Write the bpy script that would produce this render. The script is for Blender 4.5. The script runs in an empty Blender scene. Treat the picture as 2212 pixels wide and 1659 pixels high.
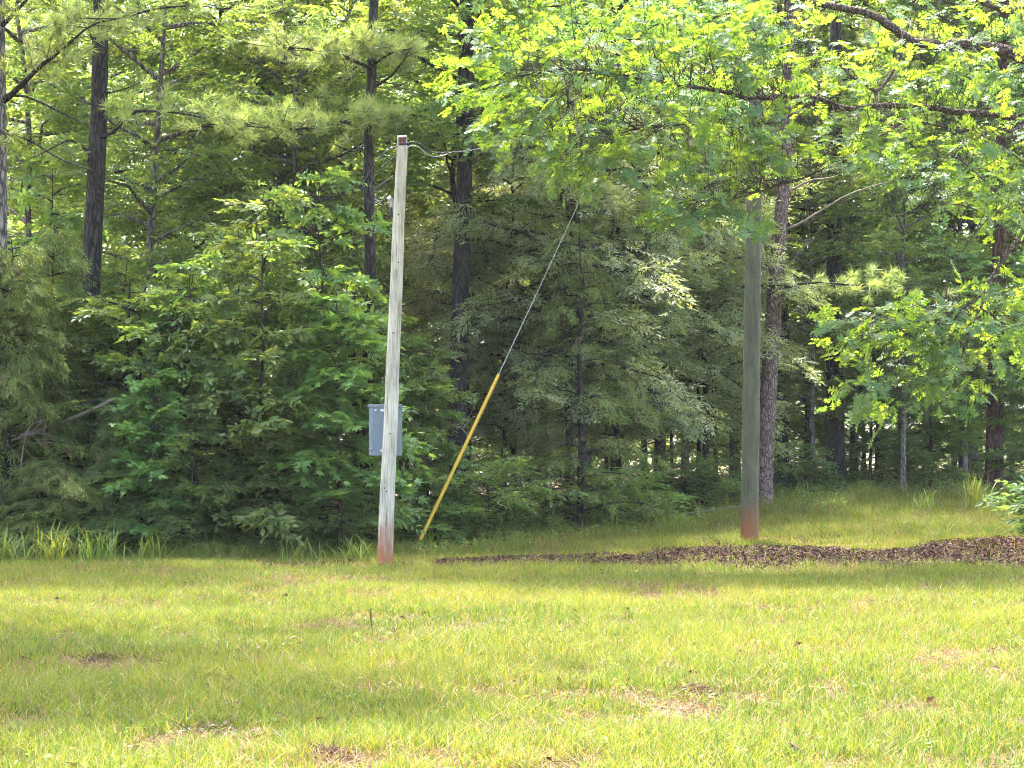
import bpy, math, random
import numpy as np
from mathutils import Vector, Matrix, Euler

# ------------------------------------------------------------------ scene, camera, light
sc = bpy.context.scene
COL = sc.collection
R = math.radians
S_F = 4400.0                      # focal length in pixels of a 2212 px wide frame
PITCH = math.atan(160.5 / S_F)
EYE = 1.6

cam_d = bpy.data.cameras.new('camera')
cam = bpy.data.objects.new('camera', cam_d)
COL.objects.link(cam)
cam.location = (0, 0, EYE)
cam.rotation_euler = (R(90) + PITCH, 0, 0)
cam_d.sensor_width = 36.0
cam_d.lens = 36.0 * S_F / 2212.0
cam_d.clip_start = 0.1
cam_d.clip_end = 2000
sc.camera = cam

SUN_EL, SUN_AZ = 66.0, -12.0      # azimuth from +Y (behind the trees), negative = to the left
w = bpy.data.worlds.new('World')
sc.world = w
w.use_nodes = True
nt = w.node_tree
bg = nt.nodes['Background']
sky = nt.nodes.new('ShaderNodeTexSky')
sky.sky_type = 'NISHITA'
sky.sun_disc = False
sky.sun_elevation = R(SUN_EL)
sky.sun_rotation = R(SUN_AZ)
sky.air_density = 0.7
sky.dust_density = 5.0
sky.ozone_density = 1.0
nt.links.new(sky.outputs[0], bg.inputs[0])
bg.inputs[1].default_value = 0.15

sun_d = bpy.data.lights.new('sun', 'SUN')
sun_d.energy = 2.0
sun_d.angle = R(0.53)
sun_d.color = (1.0, 0.95, 0.86)
sun = bpy.data.objects.new('sun', sun_d)
COL.objects.link(sun)
sd = Vector((math.sin(R(SUN_AZ)) * math.cos(R(SUN_EL)), math.cos(R(SUN_AZ)) * math.cos(R(SUN_EL)), math.sin(R(SUN_EL))))
sun.rotation_euler = sd.to_track_quat('Z', 'Y').to_euler()
sun.location = (0, 30, 60)

sc.view_settings.view_transform = 'Standard'
sc.view_settings.look = 'None'
sc.view_settings.exposure = 3.88
sc.view_settings.gamma = 1.0
sc.render.engine = 'CYCLES'
cy = sc.cycles
cy.max_bounces = 12
cy.diffuse_bounces = 9
cy.glossy_bounces = 2
cy.transmission_bounces = 5
cy.transparent_max_bounces = 4
cy.caustics_reflective = False
cy.caustics_refractive = False
cy.sample_clamp_indirect = 6.0
cy.use_denoising = True
cy.denoiser = 'OPENIMAGEDENOISE'
cy.denoising_prefilter = 'NONE'
cy.filter_width = 1.05
cy.denoising_input_passes = 'RGB_ALBEDO_NORMAL'
cy.use_adaptive_sampling = True
cy.adaptive_threshold = 0.008

# ------------------------------------------------------------------ helpers
rng = np.random.default_rng(11)
UP = np.array([0.0, 0.0, 1.0])


def at(px, py, Y):
    """world point seen at pixel (px, py) of a 2212 x 1659 frame, at depth Y"""
    rx, uy = (px - 1106.0) / S_F, (829.5 - py) / S_F
    d = np.array([rx, math.cos(PITCH) - uy * math.sin(PITCH), math.sin(PITCH) + uy * math.cos(PITCH)])
    return np.array([0, 0, EYE]) + d * (Y / d[1])


def gz(x, y):
    x = np.asarray(x, float); y = np.asarray(y, float)
    s = 0.042 * np.clip((x + 6.0) / 12.0, 0, 1.15)
    r = np.log1p(np.exp(np.clip((y - 29.5) * 1.4, -30, 30))) / 1.4
    r = np.where(y - 29.5 > 20, y - 29.5, r)
    z = s * np.minimum(r, 26.0)
    z = z + 0.24 * np.exp(-((x - 9.0) / 3.2) ** 2 - ((y - 31.6) / 1.3) ** 2)
    z = z + 0.018 * np.sin(x * 1.3 + 0.7 * y) + 0.014 * np.sin(y * 1.9 - 0.6 * x) + 0.01 * np.sin(3.1 * x + 1.0) * np.sin(2.7 * y)
    return z


def foot(px, Y, sink=0.05):
    x = (px - 1106.0) / S_F * Y
    return np.array([x, Y, float(gz(x, Y)) - sink])


_ng = np.random.default_rng(5).random((256, 256))


def vnoise(x, y, scale, off=0.0):
    x = np.asarray(x) / scale + off * 17.3 + 100; y = np.asarray(y) / scale + off * 9.1 + 100
    i, j = np.floor(x).astype(int), np.floor(y).astype(int)
    fx, fy = x - i, y - j
    fx = fx * fx * (3 - 2 * fx); fy = fy * fy * (3 - 2 * fy)
    g = lambda a, b: _ng[a % 256, b % 256]
    return (g(i, j) * (1 - fx) + g(i + 1, j) * fx) * (1 - fy) + (g(i, j + 1) * (1 - fx) + g(i + 1, j + 1) * fx) * fy


def nrm(a):
    a = np.asarray(a, float)
    return a / np.maximum(np.linalg.norm(a, axis=-1, keepdims=True), 1e-9)


class MB:
    """collects blocks of vertices and faces with per-face values; build() links them as one mesh object"""

    def __init__(self):
        self.V = []; self.F = []; self.n = 0

    def add(self, V, F, rnd=0.0, aux=0.0, smooth=False):
        V = np.asarray(V, np.float32); F = np.asarray(F, np.int64)
        k = len(F)
        self.V.append(V)
        self.F.append((F + self.n, np.broadcast_to(np.asarray(rnd, np.float32), (k,)), np.broadcast_to(np.asarray(aux, np.float32), (k,)), smooth))
        self.n += len(V)

    def tube(self, P, r, n=8, rnd=0.5, cap=True, wob=0.0, gen=None):
        P = np.asarray(P, float); m = len(P)
        r = np.broadcast_to(np.asarray(r, float), (m,))
        T = nrm(np.gradient(P, axis=0))
        a = np.array([1.0, 0, 0]) if abs(T[0][0]) < 0.8 else np.array([0, 1.0, 0])
        X = nrm(a - T * (T @ a)[:, None]); Yv = np.cross(T, X)
        th = np.arange(n) * 2 * math.pi / n
        rad = r[:, None] * np.ones(n)
        if wob:
            g = gen if gen is not None else rng
            rad = rad * (1 + wob * g.normal(size=(m, n)))
        V = P[:, None, :] + rad[:, :, None] * (np.cos(th)[None, :, None] * X[:, None, :] + np.sin(th)[None, :, None] * Yv[:, None, :])
        i = np.arange(m - 1)[:, None] * n; j = np.arange(n)[None, :]; j2 = (j + 1) % n
        F = np.stack([i + j, i + j2, i + n + j2, i + n + j], -1).reshape(-1, 4)
        base = self.n
        self.add(V.reshape(-1, 3), F, rnd, 0, True)
        if cap:
            for ring, c, flip in ((0, P[0], True), (m - 1, P[-1], False)):
                Vc = np.vstack([V[ring], c[None]])
                k = np.arange(n)
                Fc = np.stack([k, (k + 1) % n, np.full(n, n)], -1)
                if flip: Fc = Fc[:, ::-1]
                self.add(Vc, Fc, rnd, 0, False)

    def segs(self, A, B, ra, rb, rnd=0.5):
        """many straight thin three-sided twigs at once"""
        A = np.asarray(A, float); B = np.asarray(B, float); k = len(A)
        if k == 0: return
        T = nrm(B - A)
        a = np.where(np.abs(T[:, 2:3]) < 0.9, UP[None], np.array([[1.0, 0, 0]]))
        X = nrm(np.cross(T, a)); Yv = np.cross(T, X)
        ra = np.broadcast_to(np.asarray(ra, float), (k,)); rb = np.broadcast_to(np.asarray(rb, float), (k,))
        V = np.zeros((k, 6, 3))
        for q in range(3):
            o = math.cos(q * 2.0944) * X + math.sin(q * 2.0944) * Yv
            V[:, q] = A + o * ra[:, None]; V[:, 3 + q] = B + o * rb[:, None]
        f = np.array([[0, 1, 4, 3], [1, 2, 5, 4], [2, 0, 3, 5]])
        F = (np.arange(k)[:, None, None] * 6 + f[None]).reshape(-1, 4)
        self.add(V.reshape(-1, 3), F, rnd)

    def leaves(self, tmpl, P, D, N, s, rnd, aux=0.0):
        tv, tfs = tmpl
        P = np.asarray(P, float); k = len(P)
        if k == 0: return
        X = nrm(D); Z = nrm(N - X * np.sum(N * X, -1, keepdims=True)); Yv = np.cross(Z, X)
        s = np.broadcast_to(np.asarray(s, float), (k,))[:, None, None]
        V = P[:, None, :] + s * (tv[None, :, 0:1] * X[:, None] + tv[None, :, 1:2] * Yv[:, None] + tv[None, :, 2:3] * Z[:, None])
        rnd = np.broadcast_to(np.asarray(rnd, float), (k,)); aux = np.broadcast_to(np.asarray(aux, float), (k,))
        off = np.arange(k)[:, None, None] * len(tv)
        first = True
        for tf in tfs:
            F = (off + tf[None]).reshape(-1, tf.shape[1])
            if first:
                self.add(V.reshape(-1, 3), F, np.repeat(rnd, len(tf)), np.repeat(aux, len(tf)))
                first = False
            else:
                self.n -= k * len(tv)
                self.V_dummy = None
                self.F.append((F + self.n, np.repeat(rnd, len(tf)).astype(np.float32), np.repeat(aux, len(tf)).astype(np.float32), False))
                self.n += k * len(tv)

    def box(self, lo, hi, rnd=0.5):
        x0, y0, z0 = lo; x1, y1, z1 = hi
        V = [(x0, y0, z0), (x1, y0, z0), (x1, y1, z0), (x0, y1, z0), (x0, y0, z1), (x1, y0, z1), (x1, y1, z1), (x0, y1, z1)]
        F = [(0, 3, 2, 1), (4, 5, 6, 7), (0, 1, 5, 4), (1, 2, 6, 5), (2, 3, 7, 6), (3, 0, 4, 7)]
        self.add(V, F, rnd)

    def mesh(self, name, mat):
        V = np.concatenate(self.V) if self.V else np.zeros((0, 3), np.float32)
        li, ls, rn, ax, sm = [], [], [], [], []
        c = 0
        for F, r_, a_, s_ in self.F:
            k, n = F.shape
            li.append(F.ravel()); ls.append(c + np.arange(k) * n); c += k * n
            rn.append(r_); ax.append(a_); sm.append(np.full(k, s_))
        li = np.concatenate(li).astype(np.int32); ls = np.concatenate(ls).astype(np.int32)
        me = bpy.data.meshes.new(name)
        me.vertices.add(len(V)); me.loops.add(len(li)); me.polygons.add(len(ls))
        me.vertices.foreach_set('co', V.astype(np.float32).ravel())
        me.loops.foreach_set('vertex_index', li)
        me.polygons.foreach_set('loop_start', ls)
        me.polygons.foreach_set('use_smooth', np.concatenate(sm))
        for nm, val in (('rnd', rn), ('aux', ax)):
            at_ = me.attributes.new(nm, 'FLOAT', 'FACE')
            at_.data.foreach_set('value', np.concatenate(val).astype(np.float32))
        me.update(calc_edges=True)
        if mat: me.materials.append(mat)
        return me

    def build(self, name, mat, parent=None):
        o = bpy.data.objects.new(name, self.mesh(name, mat))
        COL.objects.link(o)
        if parent: o.parent = parent
        return o


def tag(o, label=None, cat=None, group=None, kind=None):
    if label: o['label'] = label
    if cat: o['category'] = cat
    if group: o['group'] = group
    if kind: o['kind'] = kind
    return o


def empty(name, loc, label, cat, group=None, rz=0.0):
    o = bpy.data.objects.new(name, None)
    COL.objects.link(o)
    o.location = tuple(float(v) for v in loc); o.rotation_euler = (0, 0, rz)
    return tag(o, label, cat, group)


def dup(root, loc, rz, scale, label, group=None):
    r = root.copy(); COL.objects.link(r)
    r.location = tuple(float(v) for v in loc); r.rotation_euler = (0, 0, rz)
    r.scale = (scale, scale, scale) if not isinstance(scale, tuple) else scale
    r['label'] = label
    if group: r['group'] = group
    elif 'group' in r: del r['group']
    for ch in list(root.children):
        c = ch.copy(); COL.objects.link(c); c.parent = r
        for g in ch.children:
            d = g.copy(); COL.objects.link(d); d.parent = c
    return r


# ------------------------------------------------------------------ materials
def new_mat(name):
    m = bpy.data.materials.new(name); m.use_nodes = True
    t = m.node_tree
    return m, t, t.nodes['Principled BSDF'], t.nodes['Material Output']


def ramp(t, cols, fac=None):
    n = t.nodes.new('ShaderNodeValToRGB')
    e = n.color_ramp.elements
    while len(e) < len(cols): e.new(0.5)
    for i, c in enumerate(cols):
        p, rgb = c if isinstance(c[1], (tuple, list)) else (i / max(1, len(cols) - 1), c)
        e[i].position = p; e[i].color = (*rgb, 1)
    if fac is not None: t.links.new(fac, n.inputs[0])
    return n


def attr(t, name):
    n = t.nodes.new('ShaderNodeAttribute'); n.attribute_name = name
    return n.outputs['Fac']


def math_n(t, op, a, b=None):
    n = t.nodes.new('ShaderNodeMath'); n.operation = op
    for i, v in enumerate((a, b)):
        if v is None: continue
        if isinstance(v, (int, float)): n.inputs[i].default_value = v
        else: t.links.new(v, n.inputs[i])
    return n.outputs[0]


def mixc(t, fac, a, b, mode='MIX'):
    n = t.nodes.new('ShaderNodeMix'); n.data_type = 'RGBA'; n.blend_type = mode
    for sock, v in ((n.inputs[0], fac), (n.inputs[6], a), (n.inputs[7], b)):
        if isinstance(v, (int, float)): sock.default_value = v
        elif isinstance(v, (tuple, list)): sock.default_value = (*v, 1)
        else: t.links.new(v, sock)
    return n.outputs[2]


def noise(t, scale, detail=4, rough=0.55, vec=None, sc3=None, coord='Object'):
    n = t.nodes.new('ShaderNodeTexNoise')
    n.inputs['Scale'].default_value = scale; n.inputs['Detail'].default_value = detail; n.inputs['Roughness'].default_value = rough
    tc = t.nodes.new('ShaderNodeTexCoord')
    src = tc.outputs[coord]
    if sc3:
        mp = t.nodes.new('ShaderNodeMapping'); mp.inputs['Scale'].default_value = sc3
        t.links.new(src, mp.inputs[0]); src = mp.outputs[0]
    t.links.new(src, n.inputs['Vector'])
    return n.outputs['Fac']


def leaf_mat(name, cols, trans=0.45, tint=(1.55, 1.35, 0.45), rough=0.42, spec=0.35, vary=0.12):
    m, t, p, out = new_mat(name)
    base = ramp(t, cols, attr(t, 'rnd')).outputs[0]
    oi = t.nodes.new('ShaderNodeObjectInfo')
    hs = t.nodes.new('ShaderNodeHueSaturation')
    t.links.new(base, hs.inputs['Color'])
    t.links.new(math_n(t, 'ADD', math_n(t, 'MULTIPLY', oi.outputs['Random'], 2 * vary), 1.0 - vary), hs.inputs['Value'])
    t.links.new(math_n(t, 'ADD', math_n(t, 'MULTIPLY', oi.outputs['Random'], 0.036), 0.468), hs.inputs['Hue'])
    c = hs.outputs[0]
    t.links.new(c, p.inputs['Base Color'])
    p.inputs['Roughness'].default_value = rough
    p.inputs['Specular IOR Level'].default_value = spec
    tr = t.nodes.new('ShaderNodeBsdfTranslucent')
    t.links.new(mixc(t, 1.0, c, tint, 'MULTIPLY'), tr.inputs['Color'])
    mx = t.nodes.new('ShaderNodeMixShader'); mx.inputs[0].default_value = trans
    t.links.new(p.outputs[0], mx.inputs[1]); t.links.new(tr.outputs[0], mx.inputs[2])
    t.links.new(mx.outputs[0], out.inputs[0])
    return m


def bark_mat(name, dark, light, sc3=(1, 1, .25), vs=14, bump=0.6):
    m, t, p, out = new_mat(name)
    tc = t.nodes.new('ShaderNodeTexCoord')
    mp = t.nodes.new('ShaderNodeMapping'); mp.inputs['Scale'].default_value = sc3
    t.links.new(tc.outputs['Object'], mp.inputs[0])
    nz = t.nodes.new('ShaderNodeTexNoise'); nz.inputs['Scale'].default_value = 6; nz.inputs['Detail'].default_value = 4
    t.links.new(mp.outputs[0], nz.inputs['Vector'])
    wv = t.nodes.new('ShaderNodeVectorMath'); wv.operation = 'MULTIPLY_ADD'
    wv.inputs[1].default_value = (.22, .22, .22)
    t.links.new(nz.outputs['Color'], wv.inputs[0]); t.links.new(mp.outputs[0], wv.inputs[2])
    v = t.nodes.new('ShaderNodeTexVoronoi'); v.feature = 'DISTANCE_TO_EDGE'; v.inputs['Scale'].default_value = vs
    t.links.new(wv.outputs[0], v.inputs['Vector'])
    n2 = noise(t, 9, 6, .65, sc3=sc3)
    h = math_n(t, 'MINIMUM', math_n(t, 'MULTIPLY', v.outputs['Distance'], 4.0), 1.0)
    f = math_n(t, 'MULTIPLY', h, math_n(t, 'ADD', math_n(t, 'MULTIPLY', n2, 1.2), 0.1))
    c = ramp(t, [(0.0, dark), (0.75, light)], f).outputs[0]
    t.links.new(c, p.inputs['Base Color'])
    p.inputs['Roughness'].default_value = 0.9; p.inputs['Specular IOR Level'].default_value = .15
    b = t.nodes.new('ShaderNodeBump'); b.inputs['Strength'].default_value = bump; b.inputs['Distance'].default_value = .04
    t.links.new(f, b.inputs['Height']); t.links.new(b.outputs[0], p.inputs['Normal'])
    return m


def plain(name, col, rough=.5, metal=0.0, spec=.4, mottled=0.0, scale=20):
    m, t, p, out = new_mat(name)
    if mottled:
        f = noise(t, scale, 5, .6)
        lo = tuple(c * (1 - mottled) for c in col); hi = tuple(min(1, c * (1 + mottled)) for c in col)
        t.links.new(ramp(t, [(.3, lo), (.7, hi)], f).outputs[0], p.inputs['Base Color'])
    else:
        p.inputs['Base Color'].default_value = (*col, 1)
    p.inputs['Roughness'].default_value = rough; p.inputs['Metallic'].default_value = metal
    p.inputs['Specular IOR Level'].default_value = spec
    return m


M = {}
M['leaf'] = leaf_mat('leaf_green', [(.078, .168, .06), (.105, .203, .064), (.148, .238, .066), (.21, .27, .075)], trans=.5, tint=(1.55, 1.4, .5), rough=.42, spec=.32)
M['leaf_deep'] = leaf_mat('leaf_deep_green', [(.078, .165, .07), (.10, .195, .074), (.14, .225, .078)], trans=.48, tint=(1.5, 1.4, .55), rough=.42, spec=.32)
M['leaf_gum'] = leaf_mat('leaf_star', [(.082, .17, .05), (.11, .205, .052), (.16, .24, .06)], tint=(1.5, 1.4, .55), rough=.42, spec=.32)
M['leaf_willow'] = leaf_mat('leaf_narrow', [(.16, .22, .11), (.19, .255, .125), (.225, .28, .13), (.26, .30, .13)], tint=(1.5, 1.35, .6), rough=.38, spec=.5)
M['leaf_oak'] = leaf_mat('leaf_lobed', [(.042, .11, .05), (.06, .135, .05), (.09, .165, .05)], trans=.54, tint=(3.1, 2.15, .36), rough=.5, spec=.22)
M['cedar'] = leaf_mat('cedar_sprays', [(.065, .115, .035), (.09, .145, .04), (.125, .185, .045), (.15, .12, .06)], trans=.35, tint=(1.4, 1.3, .6), rough=.7, spec=.15)
M['needle'] = leaf_mat('pine_needles', [(.15, .24, .09), (.20, .29, .10), (.25, .33, .12), (.32, .31, .18)], trans=.4, tint=(1.35, 1.3, .6), rough=.45, spec=.35)
M['far_leaf'] = leaf_mat('far_leaf', [(.09, .165, .06), (.12, .20, .065), (.17, .245, .07), (.23, .275, .085)], trans=.55, tint=(1.6, 1.45, .55))
M['grass'] = leaf_mat('lawn_blades', [(.0, (.036, .082, .018)), (.25, (.08, .13, .021)), (.5, (.12, .154, .026)), (.68, (.178, .19, .04)), (.72, (.24, .20, .095)), (.86, (.17, .128, .066)), (1.0, (.08, .052, .034))], trans=.38, tint=(1.4, 1.25, .4), rough=.7, spec=.1)
M['tallgrass'] = leaf_mat('long_blades', [(.07, .135, .025), (.115, .185, .03), (.17, .22, .045)], trans=.4, rough=.45)
M['thatch'] = leaf_mat('dry_thatch', [(.042, .025, .018), (.085, .055, .037), (.165, .115, .072)], trans=.2, tint=(1, .9, .7), rough=.8, spec=.1)
M['litter'] = leaf_mat('dead_leaves', [(.022, .009, .006), (.042, .019, .012), (.07, .036, .024), (.15, .095, .065)], trans=.1, tint=(1, .8, .6), rough=.75, spec=.2)
M['flower'] = leaf_mat('pale_petals', [(.6, .6, .5), (.7, .7, .6)], trans=.3, tint=(1, 1, 1))
M['bark_dark'] = bark_mat('bark_dark', (.010, .009, .008), (.052, .044, .036))
M['bark_pine'] = bark_mat('bark_pine_plates', (.045, .032, .026), (.21, .155, .125), sc3=(1, 1, .42), vs=17, bump=.8)
M['bark_grey'] = bark_mat('bark_grey', (.035, .03, .026), (.22, .19, .16))
M['bark_red'] = bark_mat('bark_reddish', (.02, .012, .010), (.15, .085, .06))
M['bark_oak'] = bark_mat('bark_oak_limb', (.02, .015, .011), (.13, .10, .075), sc3=(1, 1, 1), vs=16)
M['twig'] = plain('twig_bark', (.045, .035, .028), .9, spec=.1)
M['deadwood'] = plain('pale_deadwood', (.19, .155, .12), .85, spec=.1, mottled=.3)


def pole_mat(name, dark, light, stain_h, side=(.0, .0, .0)):
    m, t, p, out = new_mat(name)
    n1 = noise(t, 9, 6, .65, sc3=(4.5, 4.5, .22))
    n2 = noise(t, 3, 5, .6, sc3=(2.2, 2.2, .8))
    f = math_n(t, 'ADD', math_n(t, 'MULTIPLY', n1, .6), math_n(t, 'MULTIPLY', n2, .45))
    c = ramp(t, [(.36, dark), (.5, tuple(.55 * a + .45 * b for a, b in zip(light, dark))), (.64, light)], f).outputs[0]
    tc = t.nodes.new('ShaderNodeTexCoord'); sx = t.nodes.new('ShaderNodeSeparateXYZ')
    t.links.new(tc.outputs['Object'], sx.inputs[0])
    z = math_n(t, 'ADD', sx.outputs['Z'], math_n(t, 'MULTIPLY', math_n(t, 'SUBTRACT', n2, .5), .9))
    mr = t.nodes.new('ShaderNodeMapRange'); mr.inputs[1].default_value = stain_h * .35; mr.inputs[2].default_value = stain_h * 1.35
    mr.inputs[3].default_value = .92; mr.inputs[4].default_value = 0
    t.links.new(z, mr.inputs[0])
    clay = mixc(t, n1, (.15, .05, .018), (.26, .10, .036))
    t.links.new(mixc(t, mr.outputs[0], c, clay), p.inputs['Base Color'])
    p.inputs['Roughness'].default_value = .85; p.inputs['Specular IOR Level'].default_value = .2
    b = t.nodes.new('ShaderNodeBump'); b.inputs['Strength'].default_value = .35; b.inputs['Distance'].default_value = .01
    t.links.new(n1, b.inputs['Height']); t.links.new(b.outputs[0], p.inputs['Normal'])
    return m


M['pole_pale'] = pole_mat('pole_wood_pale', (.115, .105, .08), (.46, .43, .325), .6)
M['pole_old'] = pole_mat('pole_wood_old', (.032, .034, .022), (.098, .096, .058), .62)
M['hole'] = plain('hole_dark', (.03, .022, .016), .95, spec=.05)
M['box_grey'] = plain('enclosure_grey', (.10, .128, .145), .42, 0.1, .5, .10, 9)
M['steel'] = plain('galvanised', (.42, .43, .43), .4, .7, .5, .15, 40)
M['yellow'] = plain('yellow_guard', (.55, .35, .035), .4, 0, .45, .12, 6)
M['black'] = plain('black_cable', (.02, .02, .022), .45)
M['rust'] = plain('brown_glaze', (.085, .022, .014), .3, 0, .5)
M['wire_grey'] = plain('bare_strand', (.48, .51, .48), .5, .1)

# ground: lawn soil and thatch, red clay, leaf mould
m, t, p, out = new_mat('ground_soil')
tc = t.nodes.new('ShaderNodeTexCoord')
n1 = noise(t, 2.2, 6, .65); n2 = noise(t, 30, 5, .7)
lawn = ramp(t, [(.25, (.06, .048, .026)), (.5, (.10, .082, .042)), (.75, (.085, .09, .03))], n2).outputs[0]
mould = ramp(t, [(.3, (.03, .02, .013)), (.6, (.075, .05, .033)), (.8, (.05, .055, .02))], n2).outputs[0]
clay = ramp(t, [(.3, (.14, .055, .03)), (.7, (.25, .12, .065))], n2).outputs[0]
a1, a2 = attr(t, 'wood'), attr(t, 'clay')
c = mixc(t, a1, lawn, mould)
c = mixc(t, a2, c, clay)
t.links.new(c, p.inputs['Base Color']); p.inputs['Roughness'].default_value = .95; p.inputs['Specular IOR Level'].default_value = .1
b = t.nodes.new('ShaderNodeBump'); b.inputs['Strength'].default_value = .6; b.inputs['Distance'].default_value = .03
t.links.new(n2, b.inputs['Height']); t.links.new(b.outputs[0], p.inputs['Normal'])
M['ground'] = m


# ------------------------------------------------------------------ ground zones
def wood_edge(x):                       # where lawn turns into forest floor
    return np.where(x < 0, 31.6 + 0.15 * (x + 8), 32.8) + np.clip(x, 0, 8) * 1.35 + 0.5 * np.sin(x * 1.7)


def mulch_w(x, y):                      # 1 inside the bed of dead leaves
    front = 29.0 - .9 * np.clip((x - 3) / 4, 0, 1) + 0.35 * np.sin(x * 1.3) + 0.2 * np.sin(x * 3.1)
    back = np.interp(x, [-2.2, -0.5, 1.2, 2.6, 4.2, 5.6, 7.5, 12], [29.5, 31.3, 31.9, 33.0, 33.6, 31.6, 32.6, 33.2]) + 0.15 * np.sin(x * 2.3)
    e = 0.25
    front = front + 1.2 * (vnoise(x, y, .45, 13) - .5); back = back + 1.3 * (vnoise(x, y, .5, 14) - .5)
    wgt = np.clip((y - front) / e, 0, 1) * np.clip((back - y) / e, 0, 1)
    rag = np.clip((vnoise(x, y * 1.6, .55, 12) - .5) * 4 + 1.9 * np.clip((x + .6) / 3.0, 0, 1) + .45, 0, 1)
    return wgt * np.clip((x + 2.6) / 2.0, 0, 1) * rag


def axis(lo, a, b_, hi, fine, grow=1.25):
    v = list(np.arange(a, b_ + 1e-6, fine)); s = fine
    x = v[-1]
    while x < hi: s *= grow; x += s; v.append(min(x, hi))
    s = fine; x = v[0]
    while x > lo: s *= grow; x -= s; v.insert(0, max(x, lo))
    return np.array(sorted(set(v)))


gx = axis(-500, -14, 14, 500, .2); gy = axis(-200, 6, 48, 900, .2)
XX, YY = np.meshgrid(gx, gy, indexing='ij')
ZZ = gz(XX, YY)
V = np.stack([XX, YY, ZZ], -1).reshape(-1, 3)
nx, ny = len(gx), len(gy)
i = np.arange(nx - 1)[:, None] * ny; j = np.arange(ny - 1)[None]
F = np.stack([i + j, i + ny + j, i + ny + j + 1, i + j + 1], -1).reshape(-1, 4)
g = MB(); g.add(V, F, .5, 0, True)
ground = g.build('ground', M['ground'])
tag(ground, 'gently sloping grassy ground with red clay soil', None, None, 'structure')
vx, vy = V[:, 0], V[:, 1]
wd = np.clip((vy - wood_edge(vx)) / 1.2 + .5, 0, 1) * np.where(vx < 3, 1, np.clip((64 - vy) / 4, 0, 1))
wd = np.maximum(wd, mulch_w(vx, vy))
cl = np.exp(-((vx + 1.95) / .7) ** 2 - ((vy - 29.9) / .55) ** 2) * 1.1
cl = np.maximum(cl, np.exp(-((vx - 7.7) / 2.0) ** 2 - ((vy - 30.4) / .45) ** 2) * .8)
cl = np.maximum(cl, .7 * np.exp(-((vy - 30.1) / .7) ** 4) * np.clip((vx + 4.2) / 1.0, 0, 1) * np.clip((2.6 - vx) / 2.0, 0, 1) * vnoise(vx, vy, .6, 21) * 1.4)
cl = np.maximum(cl, .6 * (vnoise(vx, vy, .9, 2) > .66) * mulch_w(vx, vy))
for nm, val in (('wood', wd), ('clay', np.clip(cl, 0, 1))):
    a_ = ground.data.attributes.new(nm, 'FLOAT', 'POINT')
    a_.data.foreach_set('value', val.astype(np.float32))

# ------------------------------------------------------------------ leaf templates: (verts, [faces...])
def T(v, *f):
    return np.array(v, float), [np.array(x) for x in f]


OVAL = T([(0, 0, 0), (.32, -.23, .05), (.7, -.19, .02), (1, 0, -.08), (.7, .19, .02), (.32, .23, .05)], [(0, 1, 2, 3), (0, 3, 4, 5)])
NARROW = T([(0, 0, 0), (.5, -.12, .02), (1, 0, -.05), (.5, .12, .02)], [(0, 1, 2, 3)])
NEEDLE = T([(0, -.012, 0), (0, .012, 0), (1, 0, -.06)], [(0, 1, 2)])
CSPRAY = T([(0, 0, 0), (.45, -.10, 0), (1, 0, -.1), (.45, .10, 0)], [(0, 1, 2, 3)])
_ho = [(.02, .012), (.16, .035), (.24, .22), (.32, .24), (.36, .06), (.44, .10), (.52, .38), (.61, .37), (.63, .07), (.72, .10), (.80, .29), (.88, .24), (.87, .08), (1.0, .03)]


def lobed():
    n = len(_ho)
    v = [(u, 0, -.10 * u * u) for u, _ in _ho]
    v += [(u, -q, .06 * q - .10 * u * u) for u, q in _ho]
    v += [(u, q, .06 * q - .10 * u * u) for u, q in _ho]
    f = []
    for k in range(n - 1):
        f.append((k, n + k, n + k + 1, k + 1)); f.append((k, k + 1, 2 * n + k + 1, 2 * n + k))
    return T(v, f)


LOBED = lobed()


def star():
    v = [(.35, 0, 0)]
    tips = [(-35 + 180, .36), (-82, .55), (-42, .68), (0, .68), (42, .68), (82, .55)]
    pts = [(0.0, 0.0, 0)]
    angs = [-100, -52, 0, 52, 100]; L = [.5, .62, .68, .62, .5]
    for k in range(5):
        a0 = R(angs[k]); pts.append((.35 + L[k] * math.cos(a0), L[k] * math.sin(a0), -.06))
        if k < 4:
            am = R((angs[k] + angs[k + 1]) / 2); pts.append((.35 + .27 * math.cos(am), .27 * math.sin(am), .02))
    v += pts
    n = len(pts)
    f = [(0, 1 + k, 1 + (k + 1) % n) for k in range(n)]
    return T(v, f)


STAR = star()
CURL = T([(0, 0, 0), (.4, -.28, .14), (1, -.05, .02), (.5, .28, .16)], [(0, 1, 2), (0, 2, 3)])


# ------------------------------------------------------------------ foliage generators
def sprays(O, D, N, L, k, g, spread=55, first=.12):
    """k leaves per flat twig, alternating left and right; returns positions, directions, normals of the leaves"""
    O = np.asarray(O); n = len(O)
    D = nrm(D); N = nrm(N - D * np.sum(N * D, -1, keepdims=True)); B = np.cross(N, D)
    t_ = np.linspace(first, 1, k)[None, :] + g.normal(0, .03, (n, k))
    L = np.broadcast_to(np.asarray(L, float), (n,))
    P = O[:, None] + D[:, None] * (t_ * L[:, None])[..., None] - UP * (.12 * (t_ ** 2) * L[:, None])[..., None]
    side = np.where(np.arange(k) % 2 == 0, 1.0, -1.0)[None, :] * np.ones((n, 1))
    side[:, -1] = 0
    ang = np.radians(spread + g.normal(0, 14, (n, k))) * side
    LD = D[:, None] * np.cos(ang)[..., None] + B[:, None] * np.sin(ang)[..., None] + g.normal(0, .16, (n, k, 3)) - UP * .15
    LN = N[:, None] + g.normal(0, .28, (n, k, 3))
    return P.reshape(-1, 3), LD.reshape(-1, 3), LN.reshape(-1, 3)


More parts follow.
